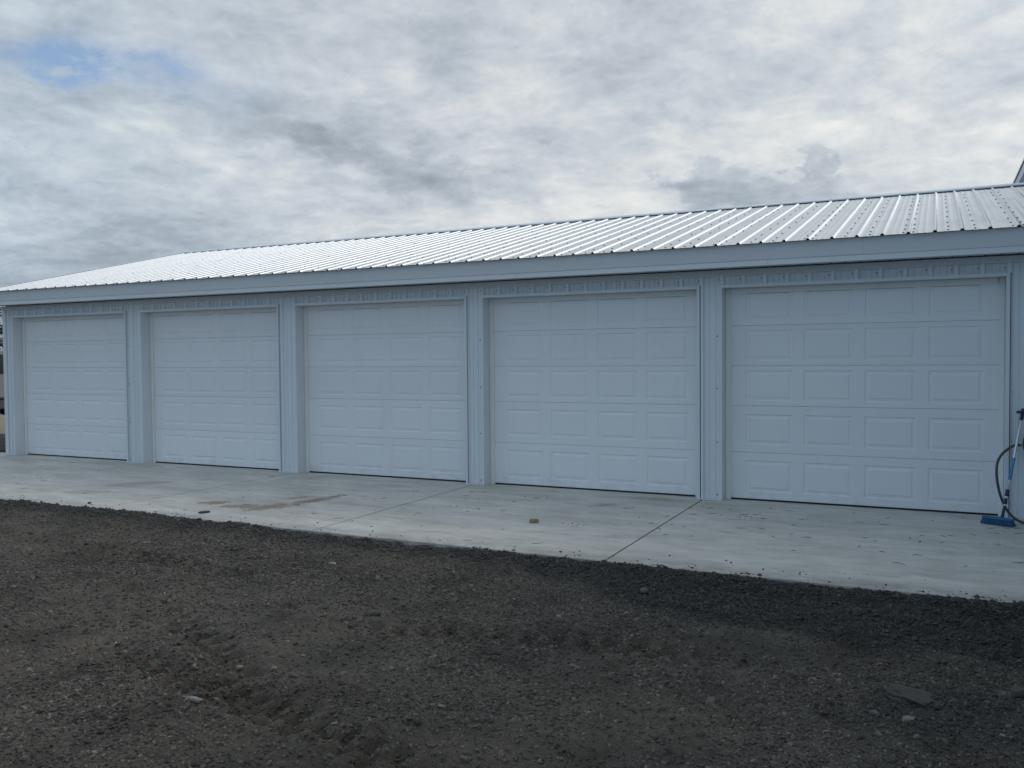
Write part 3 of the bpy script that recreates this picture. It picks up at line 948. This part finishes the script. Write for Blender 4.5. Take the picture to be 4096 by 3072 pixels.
def axis(lo, hi, step, far, grow=1.25):
    a = list(np.arange(lo, hi + step / 2, step))
    s_ = step; x = a[-1]; r_ = []
    while x < far: s_ *= grow; x += s_; r_.append(x)
    s_ = step; x = a[0]; l_ = []
    while x > -far: s_ *= grow; x -= s_; l_.append(x)
    return np.array(l_[::-1] + a + r_)


gx = axis(-14.5, 3.2, 0.0195, 900); gy = axis(-8.4, -3.1, 0.0165, 900)
GX, GY = np.meshgrid(gx, gy)
GZ = ground_h(GX, GY)
inside = (GX > AX0 + 0.06) & (GX < AX1 - 0.06) & (GY > edge_y(GX) + 0.035) & (GY < 9.0)
soft = np.clip((GY - AY - 0.0) / 0.03, 0, 1)
GZ = np.where(inside, -0.17, GZ)
nx, ny = len(gx), len(gy)
co = np.stack([GX, GY, GZ], -1).reshape(-1, 3).astype(np.float32)
ii = (np.arange(ny - 1)[:, None] * nx + np.arange(nx - 1)[None, :]).reshape(-1)
quads = np.stack([ii, ii + 1, ii + nx + 1, ii + nx], -1).astype(np.int32)
me = bpy.data.meshes.new('gravel_ground')
me.vertices.add(len(co)); me.vertices.foreach_set('co', co.ravel())
me.loops.add(quads.size); me.loops.foreach_set('vertex_index', quads.ravel())
me.polygons.add(len(quads)); me.polygons.foreach_set('loop_start', np.arange(0, quads.size, 4, dtype=np.int32))
me.polygons.foreach_set('loop_total', np.full(len(quads), 4, dtype=np.int32))
me.polygons.foreach_set('use_smooth', np.ones(len(quads), dtype=bool))
me.update(calc_edges=True)
me.materials.append(M_SOIL)
tag(link('ground', me), kind='structure')

# loose stones: one point cloud instanced with geometry nodes
rng = np.random.default_rng(5)


def scatter(n, x0, x1, y0, y1):
    return rng.uniform(x0, x1, n), rng.uniform(y0, y1, n)


xs_, ys_, rs_ = [], [], []
for n, lo_, hi_, reach in ((420000, 0.0030, 0.0075, 9.5), (260000, 0.0055, 0.012, 12.5), (24000, 0.010, 0.018, 16.0), (1000, 0.016, 0.027, 18.0), (50, 0.026, 0.036, 18)):
    x, y = scatter(n, -15.5, 3.2, -8.6, AY + 0.01)
    d = np.hypot(x - CAM.x, y - CAM.y)
    r_ = lo_ + (hi_ - lo_) * rng.random(n) ** 2.2
    dens = np.clip(0.36 + 2.3 * fbm(x, y, 0.9, 4, 51), 0.10, 1) + 0.55 * np.clip((y + 4.6 - 0.15 * x) / 0.6, 0, 1) * np.clip((x + 4) / 2, 0.25, 1) + 0.5 * np.clip((x + 0.4) / 0.8, 0, 1)
    keep = (rng.random(n) < dens) & (d < reach)
    xs_.append(x[keep]); ys_.append(y[keep]); rs_.append(r_[keep])
# stones heaped along the slab edge, a few kicked up on to the concrete
n = 9000
x = rng.uniform(-15.0, 2.5, n); y = edge_y(x) - np.abs(rng.normal(0, 0.08, n)) + 0.004 + 0.11 * np.clip(fbm(x, x * 0, 1.9, 4, 61), -0.2, 0.5)
xs_.append(x); ys_.append(y); rs_.append(0.005 + 0.014 * rng.random(n) ** 2.4)
px_, py_, pr_ = map(np.concatenate, (xs_, ys_, rs_))
pz_ = ground_h(px_, py_) + pr_ * 0.10
n2_ = 260
x = rng.uniform(-14, 2.2, n2_); y = edge_y(x) + 0.02 + np.abs(rng.normal(0, 0.16, n2_)); r_ = 0.003 + 0.006 * rng.random(n2_) ** 2
n3_ = 60
x3 = rng.uniform(-13, 1.2, n3_); y3 = rng.uniform(AY, -0.1, n3_); r3 = 0.003 + 0.006 * rng.random(n3_) ** 3
px_ = np.concatenate([px_, x, x3]); py_ = np.concatenate([py_, y, y3]); pz_ = np.concatenate([pz_, r_ * 0.35, r3 * 0.35]); pr_ = np.concatenate([pr_, r_, r3])
N = len(px_)
pm = bpy.data.meshes.new('gravel_points')
pm.vertices.add(N); pm.vertices.foreach_set('co', np.stack([px_, py_, pz_], -1).astype(np.float32).ravel())
a = pm.attributes.new('rot', 'FLOAT_VECTOR', 'POINT')
rot_ = np.stack([rng.normal(0, 0.45, N), rng.normal(0, 0.45, N), rng.uniform(0, 6.283, N)], -1)
a.data.foreach_set('vector', rot_.astype(np.float32).ravel())
a = pm.attributes.new('scl', 'FLOAT_VECTOR', 'POINT')
scl = np.stack([pr_ * rng.uniform(0.85, 1.5, N), pr_ * rng.uniform(0.7, 1.1, N), pr_ * rng.uniform(0.45, 0.85, N)], -1)
a.data.foreach_set('vector', scl.astype(np.float32).ravel())
a = pm.attributes.new('tone', 'FLOAT', 'POINT')
tone = rng.random(N) ** 1.15
tone = np.where(rng.random(N) < 0.97, tone * 0.955, tone)
a.data.foreach_set('value', tone.astype(np.float32))
a = pm.attributes.new('pick', 'INT', 'POINT'); a.data.foreach_set('value', rng.integers(0, 6, N).astype(np.int32))
gs = link('gravel_stones', pm); tag(gs, 'loose dark crushed stone covering the yard', 'gravel', kind='stuff')
ng = bpy.data.node_groups.new('scatter_stones', 'GeometryNodeTree')
ng.interface.new_socket('Geometry', in_out='INPUT', socket_type='NodeSocketGeometry')
ng.interface.new_socket('Geometry', in_out='OUTPUT', socket_type='NodeSocketGeometry')
N_ = ng.nodes; L_ = ng.links
gi = N_.new('NodeGroupInput'); go = N_.new('NodeGroupOutput')
join = N_.new('GeometryNodeGeometryToInstance')
for s_ in range(6):
    ico = N_.new('GeometryNodeMeshIcoSphere'); ico.inputs['Radius'].default_value = 1.0; ico.inputs['Subdivisions'].default_value = 1 if s_ < 3 else 2
    sp = N_.new('GeometryNodeSetPosition')
    nz = N_.new('ShaderNodeTexNoise'); nz.noise_dimensions = '4D'; nz.inputs['Scale'].default_value = 0.8; nz.inputs['W'].default_value = s_ * 3.7; nz.inputs['Detail'].default_value = 1.5
    sb = N_.new('ShaderNodeVectorMath'); sb.operation = 'SUBTRACT'; sb.inputs[1].default_value = (0.5, 0.5, 0.5)
    sc_ = N_.new('ShaderNodeVectorMath'); sc_.operation = 'SCALE'; sc_.inputs['Scale'].default_value = 1.9
    L_.new(nz.outputs['Color'], sb.inputs[0]); L_.new(sb.outputs[0], sc_.inputs[0]); L_.new(sc_.outputs[0], sp.inputs['Offset'])
    L_.new(ico.outputs['Mesh'], sp.inputs['Geometry'])
    sm_ = N_.new('GeometryNodeSetMaterial'); sm_.inputs['Material'].default_value = M_STONE
    L_.new(sp.outputs[0], sm_.inputs[0]); L_.new(sm_.outputs[0], join.inputs[0])
iop = N_.new('GeometryNodeInstanceOnPoints'); iop.inputs['Pick Instance'].default_value = True


def named(nm, ty):
    n_ = N_.new('GeometryNodeInputNamedAttribute'); n_.data_type = ty; n_.inputs['Name'].default_value = nm
    return next(o for o in n_.outputs if o.enabled and o.name == 'Attribute')


L_.new(gi.outputs[0], iop.inputs['Points']); L_.new(join.outputs[0], iop.inputs['Instance'])
L_.new(named('pick', 'INT'), iop.inputs['Instance Index'])
e2r = N_.new('FunctionNodeEulerToRotation'); L_.new(named('rot', 'FLOAT_VECTOR'), e2r.inputs[0])
L_.new(e2r.outputs[0], iop.inputs['Rotation']); L_.new(named('scl', 'FLOAT_VECTOR'), iop.inputs['Scale'])
L_.new(iop.outputs[0], go.inputs[0])
md = gs.modifiers.new('scatter', 'NODES'); md.node_group = ng


# ---------------------------------------------------------------- stones that can be told apart
def rock(name, loc, size, rotz, c, seed, label, cat='stone', tilt=(0, 0), cuts=3, var=0.25, group=None, sharp=0.35):
    bm = bmesh.new()
    bmesh.ops.create_icosphere(bm, subdivisions=cuts, radius=1.0)
    for v in bm.verts:
        p = v.co.normalized()
        q = Vector((max(-0.72, min(0.72, p.x)), max(-0.72, min(0.72, p.y)), max(-0.62, min(0.62, p.z)))) * 1.35
        p = p.lerp(q, sharp * 1.6 if sharp < 0.6 else 1.0)
        dn = mn.fractal(p * 1.3 + Vector((seed * 3.1, 0, 0)), 1.0, 2.0, 4) * var
        p = p * (1 + dn)
        v.co = Vector((p.x * size[0] / 2, p.y * size[1] / 2, p.z * size[2] / 2))
    me = bpy.data.meshes.new(name); bm.to_mesh(me); bm.free()
    m_ = plain(name + '_surface', c, 0.85, 0, 0.35, 30, 0.6); me.materials.append(m_)
    for p in me.polygons: p.use_smooth = True
    o = link(name, me); o.location = loc; o.rotation_euler = (tilt[0], tilt[1], rotz)
    tag(o, label, cat, group)
    return o


def gz(x, y): return float(ground_h(np.array([x]), np.array([y]))[0])


rock('flat_rock', (0.385, -5.26, gz(0.385, -5.26) + 0.018), (0.235, 0.115, 0.05), R(-30), (0.060, 0.053, 0.048), 2,
     'long flat dark rock, largest stone lying in the gravel at lower right', 'rock', (0.14, 0.05), 5, 0.42, sharp=0.40)
rock('stone', (0.372, -5.54, gz(0.372, -5.54) + 0.014), (0.050, 0.040, 0.034), R(10), (0.17, 0.162, 0.145), 5,
     'small pale blocky stone in the gravel just below the long flat rock')
rock('stone', (0.225, -5.50, gz(0.225, -5.50) + 0.010), (0.042, 0.030, 0.026), R(-20), (0.10, 0.096, 0.086), 6,
     'small grey stone just left of the pale blocky stone below the flat rock')
rock('stone', (-1.414, -3.895, gz(-1.414, -3.895) + 0.018), (0.060, 0.095, 0.045), R(22), (0.085, 0.070, 0.066), 8,
     'smooth reddish grey oval stone in the dark gravel close to the concrete', var=0.1, sharp=0.1)
rock('stone', (-2.762, -6.84, gz(-2.762, -6.84) + 0.010), (0.085, 0.026, 0.022), R(-3), (0.22, 0.205, 0.185), 9,
     'pale thin elongated stone sliver in the gravel at lower left')
rock('stone', (-2.966, -6.325, gz(-2.966, -6.325) + 0.010), (0.044, 0.036, 0.022), R(-40), (0.17, 0.15, 0.138), 10,
     'pale pinkish stone beside the tyre marks, left one of a pair')
rock('stone', (-2.777, -6.262, gz(-2.777, -6.262) + 0.010), (0.034, 0.028, 0.024), R(30), (0.18, 0.162, 0.132), 11,
     'pale tan stone beside the tyre marks, right one of a pair')
rock('stone', (-4.077, -4.06, gz(-4.077, -4.06) + 0.010), (0.070, 0.030, 0.018), R(5), (0.27, 0.26, 0.235), 12,
     'whitish flat stone chip in the gravel in front of the fourth door')
rock('stone', (-6.141, -4.17, gz(-6.141, -4.17) + 0.010), (0.070, 0.045, 0.022), R(12), (0.15, 0.143, 0.125), 13,
     'pale flat stone in the gravel just left of the tan mud stain')
rock('stone', (-2.90, -5.15, gz(-2.9, -5.15) + 0.02), (0.10, 0.075, 0.05), R(40), (0.062, 0.057, 0.05), 14,
     'dull brown fist sized stone between the two lines of tyre marks')
rock('stone', (0.86, -4.95, gz(0.86, -4.95) + 0.02), (0.085, 0.06, 0.045), R(70), (0.06, 0.056, 0.052), 15,
     'dark rounded stone in the gravel near the right edge above the flat rock')
rock('stone', (-8.36, -3.03, 0.010), (0.038, 0.030, 0.022), R(20), (0.045, 0.045, 0.042), 16,
     'small dark stone sitting alone on the concrete near its left front edge')
# tan chipped piece of brick on the slab
b = MB()
prof = [(-0.058, -0.030), (-0.010, -0.046), (0.052, -0.022), (0.060, 0.018), (0.020, 0.034), (-0.050, 0.020)]
v = [(x, y, 0) for x, y in prof] + [(x * 0.97 + 0.004, y * 0.95, 0.042 + 0.006 * ((i * 7) % 3 - 1)) for i, (x, y) in enumerate(prof)]
b.add(v, [tuple(range(5, -1, -1)), tuple(range(6, 12))] + [(i, (i + 1) % 6, 6 + (i + 1) % 6, 6 + i) for i in range(6)])
o = b.build('brick_fragment', plain('tan_brick', (0.28, 0.205, 0.135), 0.85, 0, 0.3, 40, 0.5), bevel=0.005)
o.scale = (0.82, 0.82, 0.85); o.location = (-3.140, -2.030, 0.001); o.rotation_euler = (0, 0, R(20))
tag(o, 'tan broken brick lying on the concrete in front of the fourth door', 'brick')
# dark flat disc on the slab
b = MB(); n = 20; v = []
for rr, zz in ((1.0, 0.0), (1.03, 0.004), (0.94, 0.009), (0.0, 0.007)):
    v += [(math.cos(i * 2 * math.pi / n) * 0.060 * rr, math.sin(i * 2 * math.pi / n) * 0.066 * rr, zz) for i in range(n)]
b.add(v, [(k * n + i, k * n + (i + 1) % n, (k + 1) * n + (i + 1) % n, (k + 1) * n + i) for k in range(3) for i in range(n)])
o = b.build('rubber_disc', M_SEAL, smooth=True); o.location = (-6.668, -2.93, 0.001)
tag(o, 'flat dark rubber disc on the concrete left of the tan mud stain', 'disc')

# twigs, straw and clods on the slab: too many thin bits to count
mb = MB()
for i in range(95):
    if i < 55:
        x = random.uniform(-5.5, 1.3); y = random.uniform(-2.2, -0.15)
    else:
        x = random.uniform(-13, 1.2); y = random.uniform(-3.1, -0.1)
    L = random.uniform(0.03, 0.11); th = random.gauss(0, 0.7); cv = random.gauss(0, 0.6)
    pts = []
    for k in range(5):
        t = k / 4
        pts.append((x + math.cos(th + cv * t) * L * t, y + math.sin(th + cv * t * 1.6) * L * t, 0.0028 + 0.003 * math.sin(t * 3)))
    mb.tube(pts, [0.0010, 0.0018, 0.0020, 0.0016, 0.0008], 5)
for (x, y, n) in ((-4.35, -1.02, 9), (-3.62, -0.55, 7), (-4.15, -1.55, 9), (-2.75, -1.95, 8), (-1.95, -1.62, 4), (-5.4, -0.75, 14), (-6.0, -1.3, 12), (-1.3, -0.9, 8), (-0.6, -0.8, 7)):
    for k in range(n):
        px = x + random.gauss(0, 0.10); py = y + random.gauss(0, 0.045); r_ = random.uniform(0.003, 0.008)
        bm = bmesh.new(); bmesh.ops.create_icosphere(bm, subdivisions=1, radius=1)
        vv = [(px + q.co.x * r_ * 1.5, py + q.co.y * r_, 0.001 + (q.co.z + 0.6) * r_ * 0.35) for q in bm.verts]
        ff = [tuple(w_.index for w_ in f_.verts) for f_ in bm.faces]; bm.free()
        mb.add(vv, ff)
tag(mb.build('twigs_and_crumbs', M_TWIG), 'thin dark twigs and crumbs of dirt strewn over the concrete apron', 'debris', kind='stuff')

# ================================================================ broom, hose, hose reel at the right end
broom = empty('push_broom', (1.03, -0.33, 0))
tag(broom, 'blue push broom with silver pole leaning on the wall right of the last door', 'broom')
hd = Vector((1.028, -0.345, 0.0)); dirx = Vector((0.225, -0.115, 0)).normalized(); diry = Vector((-dirx.y, dirx.x, 0))
HW = 0.145
bp = []
# bristles: flared tufts
mb = MB(); rb = random.Random(3)
for i in range(34):
    for j in range(7):
        u = -HW + 2 * HW * (i + 0.5) / 34; v_ = -0.022 + 0.044 * j / 6
        base = hd + dirx * (u * 0.93) + diry * v_ + Vector((0, 0, 0.058))
        tip = hd + dirx * (u * 1.04 + rb.gauss(0, 0.004)) + diry * (v_ * 1.9 + rb.gauss(0, 0.004)) + Vector((0, 0, 0.002 + abs(rb.gauss(0, 0.004))))
        mid = (base + tip) / 2 + Vector((rb.gauss(0, .003), rb.gauss(0, .003), 0))
        mb.tube([base, mid, tip], [0.0048, 0.0055, 0.0038], 5)
bp.append(mb.build('bristles', M_BLUE))
# head block: rounded loaf with end bumper
mb = MB(); v = []; nseg = 12
secs = [(-HW, 0.55), (-HW + 0.012, 0.9), (-HW * 0.5, 1.0), (0, 1.05), (HW * 0.5, 1.0), (HW - 0.012, 0.95), (HW, 0.65)]
for u, s_ in secs:
    for k in range(nseg):
        th = 2 * math.pi * k / nseg
        q = hd + dirx * u + diry * (math.cos(th) * 0.034 * s_) + Vector((0, 0, 0.060 + math.sin(th) * (0.019 if math.sin(th) > 0 else 0.012) * s_))
        v.append(q)
f = [(i * nseg + k, i * nseg + (k + 1) % nseg, (i + 1) * nseg + (k + 1) % nseg, (i + 1) * nseg + k) for i in range(len(secs) - 1) for k in range(nseg)]
f += [tuple(range(nseg)), tuple((len(secs) - 1) * nseg + k for k in range(nseg))]
mb.add(v, f)
bp.append(mb.build('broom_head', plain('blue_plastic', (0.010, 0.10, 0.24), 0.42, 0, 0.3, 30), smooth=True))
P0 = hd + Vector((0.036, 0.0, 0.066)); P1 = Vector((1.236, -0.085, 1.003))


def pp(z):
    t = (z - P0.z) / (P1.z - P0.z); return P0 + (P1 - P0) * t


def seg(name, z0, z1, r0, r1, m, n=14):
    mbx = MB(); a_, b_ = pp(z0), pp(z1); d_ = (b_ - a_).normalized()
    mbx.tube([a_, a_ + d_ * 0.002, b_ - d_ * 0.002, b_], [r0 * 0.8, r0, r1, r1 * 0.8], n)
    o_ = mbx.build(name, m, smooth=True); bp.append(o_); return o_


seg('socket', 0.066, 0.185, 0.0155, 0.0125, M_NAVY)
seg('collar', 0.185, 0.200, 0.0115, 0.0115, M_WHITEP)
seg('clamp', 0.200, 0.255, 0.0185, 0.0165, M_NAVY)
seg('collar', 0.255, 0.275, 0.0125, 0.0125, M_WHITEP)
seg('clamp', 0.275, 0.338, 0.0175, 0.0185, M_NAVY)
seg('pole', 0.338, 1.003, 0.0125, 0.0125, M_ALU)
seg('pole_sleeve', 0.430, 0.640, 0.0150, 0.0150, M_SLEEVE)
seg('grip', 1.003, 1.115, 0.0165, 0.0175, M_NAVY)
mbx = MB(); mbx.tube([Vector((1.196, -0.105, 1.082)), Vector((1.200, -0.103, 1.082)), Vector((1.30, -0.085, 1.096)), Vector((1.40, -0.07, 1.10))], [0.011, 0.0145, 0.0145, 0.012], 12)
bp.append(mbx.build('cross_handle', M_NAVY, smooth=True))
for o in bp: o.parent = broom
group_empty_parts(broom)

reel = empty('hose_reel', (1.36, 0.0, 0.6))
tag(reel, 'dark round hose reel mounted on the wall at the right edge', 'hose reel')
mb = MB(); v = []; n = 32; cyx = Vector((1.405, -0.10, 0.775)); prof = [(0.055, 0.09), (0.150, 0.085), (0.178, 0.05), (0.182, 0.0), (0.178, -0.05), (0.150, -0.075), (0.05, -0.08)]
for r_, yy in prof:
    v += [(cyx.x + math.cos(i * 2 * math.pi / n) * r_ * 0.86, cyx.y + yy, cyx.z + math.sin(i * 2 * math.pi / n) * r_ * 1.02) for i in range(n)]
f = [(k * n + i, k * n + (i + 1) % n, (k + 1) * n + (i + 1) % n, (k + 1) * n + i) for k in range(len(prof) - 1) for i in range(n)]
f += [tuple(range(n)), tuple((len(prof) - 1) * n + i for i in range(n))[::-1]]
mb.add(v, f); d1 = mb.build('drum', M_DRUM, reel, smooth=True)
d2 = MB().box(1.33, 1.48, -0.014, 0.006, 0.55, 1.0).build('wall_bracket', M_DRUM, reel, bevel=0.004)
mb = MB(); mb.tube([(1.405, -0.18, 0.775), (1.405, -0.235, 0.775), (1.44, -0.24, 0.84), (1.44, -0.30, 0.84)], 0.010, 8)
d3 = mb.build('crank', M_DRUM, reel, smooth=True)
d4 = MB().tube([(1.228, -0.10, 0.757), (1.236, -0.10, 0.757), (1.244, -0.10, 0.757), (1.265, -0.10, 0.757)], [0.012, 0.0145, 0.010, 0.010], 10).build('coupling', M_BRASS, reel)
group_empty_parts(reel)


def bez(pts, n=10):
    """Catmull-Rom through the points"""
    pts = [Vector(p) for p in pts]; out = []
    P_ = [pts[0] * 2 - pts[1]] + pts + [pts[-1] * 2 - pts[-2]]
    for i in range(1, len(P_) - 2):
        for k in range(n):
            t = k / n
            a_, b_, c_, d_ = P_[i - 1], P_[i], P_[i + 1], P_[i + 2]
            out.append(0.5 * ((2 * b_) + (c_ - a_) * t + (2 * a_ - 5 * b_ + 4 * c_ - d_) * t * t + (3 * b_ - a_ - 3 * c_ + d_) * t ** 3))
    out.append(pts[-1]); return out


hose_pts = bez([(1.236, -0.10, 0.757), (1.190, -0.103, 0.757), (1.130, -0.12, 0.725), (1.065, -0.15, 0.660), (1.030, -0.18, 0.585), (1.022, -0.20, 0.500), (1.028, -0.20, 0.410),
                (1.048, -0.19, 0.300), (1.078, -0.185, 0.205), (1.115, -0.19, 0.125), (1.160, -0.20, 0.068), (1.210, -0.21, 0.032), (1.26, -0.22, 0.016), (1.34, -0.23, 0.013), (1.6, -0.25, 0.013), (2.1, -0.42, 0.013)])
hose = MB().tube(hose_pts, 0.0125, 12).build('garden_hose', M_HOSE, smooth=True)
tag(hose, 'dark rubber hose hanging in a curve from the reel behind the broom', 'hose')

# ================================================================ far left: trees and a parked work truck behind the corner
truck = empty('work_truck', (-22.6, 5.6, 0))
tag(truck, 'parked work truck with side boxes, seen past the left corner of the garage', 'truck')
M_TW = plain('truck_grey', (0.20, 0.20, 0.20), 0.35); M_TD = plain('truck_dark', (0.05, 0.06, 0.065), 0.4); M_TO = plain('truck_orange', (0.55, 0.26, 0.15), 0.5)
M_GL = plain('dark_glass', (0.02, 0.025, 0.03), 0.12); M_TYRE = plain('tyre', (0.02, 0.02, 0.02), 0.85); M_GR = plain('box_green_grey', (0.12, 0.14, 0.135), 0.5)
tp = []
ang = R(-62)


def tb(name, m, x0, x1, y0, y1, z0, z1, bev=0.03, parent=None):
    o_ = MB().box(x0, x1, y0, y1, z0, z1).build(name, m, parent, bevel=bev)
    if parent is None: tp.append(o_)
    return o_


tb('chassis', M_TD, -3.2, 3.0, -0.9, 0.9, 0.45, 0.72)
cab = MB()
sec = [(1.3, 0.72), (3.2, 0.72), (3.25, 1.20), (2.55, 1.32), (2.1, 1.95), (1.35, 2.0)]
cab.add([(x, -0.98, z) for x, z in sec] + [(x, 0.98, z) for x, z in sec], [tuple(range(6)), tuple(range(11, 5, -1))] + [(i, 6 + i, 6 + (i + 1) % 6, (i + 1) % 6) for i in range(6)])
co_ = cab.build('cab', M_TW, bevel=0.05); tp.append(co_)
for s_ in (-1, 1):
    wn = MB().add([(1.45, s_ * 0.99, 1.35), (2.35, s_ * 0.99, 1.35), (2.05, s_ * 0.99, 1.82), (1.45, s_ * 0.99, 1.86)], [(0, 1, 2, 3)]).build('window', M_GL, co_)
MB().add([(2.57, -0.85, 1.36), (2.57, 0.85, 1.36), (2.16, 0.85, 1.90), (2.16, -0.85, 1.90)], [(0, 1, 2, 3)]).build('windscreen', M_GL, co_).location.x = 0.02
tb('bed', M_TD, -3.2, 1.2, -0.95, 0.95, 0.74, 0.95)
for x0 in (-3.1, -2.05, -1.0, 0.05):
    for s_ in (-1, 1):
        o_ = tb('side_box', M_GR, x0, x0 + 0.98, s_ * 0.98 - 0.22, s_ * 0.98 + 0.22, 0.96, 1.62, 0.02)
        for zz in (1.10, 1.30, 1.48):
            MB().box(x0 + 0.06, x0 + 0.92, s_ * 0.98 - 0.235, s_ * 0.98 + 0.235, zz, zz + 0.02).build('shelf_edge', M_TW, o_)
tb('load_rail', M_TW, -3.15, 1.1, -1.0, 1.0, 1.63, 1.74)
tb('rack', M_TD, -3.1, 2.2, -0.85, 0.85, 2.10, 2.16)
for x0 in (-3.0, -1.0, 1.0):
    for s_ in (-1, 1): tb('rack_post', M_TD, x0, x0 + 0.06, s_ * 0.82, s_ * 0.82 + 0.05, 1.72, 2.12, 0.005)
for k in range(3):
    o_ = MB().tube([(-3.3, -0.5 + k * 0.45, 2.27), (2.3, -0.5 + k * 0.45, 2.27)], 0.11, 12).build('load_pipe', M_TO if k == 1 else M_TW, smooth=True); tp.append(o_)
for x0 in (-2.1, 2.3):
    for s_ in (-1, 1):
        o_ = MB().tube([(x0, s_ * 0.72, 0.45), (x0, s_ * 0.74, 0.45), (x0, s_ * 0.98, 0.45), (x0, s_ * 1.0, 0.45)], [0.38, 0.44, 0.44, 0.38], 24).build('wheel', M_TYRE); tp.append(o_)
        MB().tube([(x0, s_ * 0.985, 0.45), (x0, s_ * 1.01, 0.45)], [0.22, 0.20], 16).build('rim', M_TW, o_)
for o in tp: o.parent = truck
truck.rotation_euler = (0, 0, ang)
truck.location = (-22.3, 5.2, gz(-22.3, 5.2) + 0.0)

# heap of pale sand beside it
bm = bmesh.new(); bmesh.ops.create_grid(bm, x_segments=30, y_segments=30, size=1.0)
for v in bm.verts:
    r_ = v.co.xy.length
    h = max(0, 1 - r_ ** 1.4) * 0.42 + 0.05 * mn.noise(v.co * 3.0)
    v.co = Vector((v.co.x * 1.6, v.co.y * 1.1, h if r_ < 1 else -0.1))
me = bpy.data.meshes.new('sand_heap'); bm.to_mesh(me); bm.free(); me.materials.append(plain('pale_sand', (0.27, 0.22, 0.18), 0.95, 0, 0.25, 12, 0.6))
for p in me.polygons: p.use_smooth = True
o = link('sand_heap', me); o.location = (-20.3, 3.6, gz(-20.3, 3.6) - 0.02)
tag(o, 'low heap of pale sand beside the truck past the left corner', 'sand heap')


def tree(x, y, h, seed, label):
    rt = empty('tree', (x, y, 0)); tag(rt, label, 'tree', 'trees beyond the yard')
    rg = random.Random(seed)
    mb_ = MB(); mb_.tube([(0, 0, -0.2), (0.1, 0, h * 0.3), (0.0, 0.1, h * 0.6), (0.1, 0.1, h * 0.92)], [h * 0.028, h * 0.022, h * 0.014, h * 0.004], 8)
    for k in range(7):
        a_ = rg.uniform(0, 6.28); z0 = h * rg.uniform(0.3, 0.7); L = h * rg.uniform(0.2, 0.33)
        mb_.tube([(0, 0, z0), (math.cos(a_) * L * 0.5, math.sin(a_) * L * 0.5, z0 + L * 0.4), (math.cos(a_) * L, math.sin(a_) * L, z0 + L * 0.7)], [h * 0.010, h * 0.006, h * 0.002], 6)
    t_ = mb_.build('trunk', M_BARK, rt)
    v = []; f = []
    cl = [(rg.gauss(0, h * 0.14), rg.gauss(0, h * 0.14), h * rg.uniform(0.38, 0.98), h * rg.uniform(0.07, 0.14)) for _ in range(16)]
    for cx, cy, cz, cr in cl:
        for k in range(170):
            d_ = Vector((rg.gauss(0, 1), rg.gauss(0, 1), rg.gauss(0, 0.8))).normalized() * cr * rg.uniform(0.5, 1.1)
            c = Vector((cx, cy, cz)) + d_; s_ = h * 0.013
            u_ = Vector((rg.gauss(0, 1), rg.gauss(0, 1), rg.gauss(0, 1))).normalized(); w_ = u_.orthogonal().normalized()
            k0 = len(v); v += [c - u_ * s_, c + w_ * s_ * 0.7, c + u_ * s_, c - w_ * s_ * 0.7]; f.append((k0, k0 + 1, k0 + 2, k0 + 3))
    mesh('crown', v, f, M_LEAF, rt)


for i, (tx, ty, th, lb) in enumerate(((-66, 33, 5.6, 'dark round tree far behind the truck, nearest the garage corner'),
                                      (-72, 31, 6.4, 'taller dark tree far off, second from the garage corner'),
                                      (-80, 40, 6.6, 'distant dark tree, third from the garage corner'),
                                      (-75, 24, 5.4, 'low dark tree far off at the outer end of the row'))):
    tree(tx, ty, th, i + 3, lb)
# low wooded rise that closes the yard on the west and north
gxh = np.linspace(0, 2 * math.pi, 181)
v = []; f = []
for i, a_ in enumerate(gxh):
    rr = 330; hh = 5 + 3.5 * math.sin(a_ * 5 + 1) + 2.5 * math.sin(a_ * 11 + 2) + 1.5 * math.sin(a_ * 29)
    hh = max(hh, 1.5) * 0.9
    v += [(math.cos(a_) * (rr - 60), math.sin(a_) * (rr - 60), -1), (math.cos(a_) * rr, math.sin(a_) * rr, hh), (math.cos(a_) * (rr + 80), math.sin(a_) * (rr + 80), -1)]
for i in range(180):
    f += [(i * 3, i * 3 + 3, i * 3 + 4, i * 3 + 1), (i * 3 + 1, i * 3 + 4, i * 3 + 5, i * 3 + 2)]
tag(mesh('distant_hills', v, f, plain('distant_scrub', (0.06, 0.075, 0.06), 0.95, 0, 0.4, 0.05)), kind='structure')
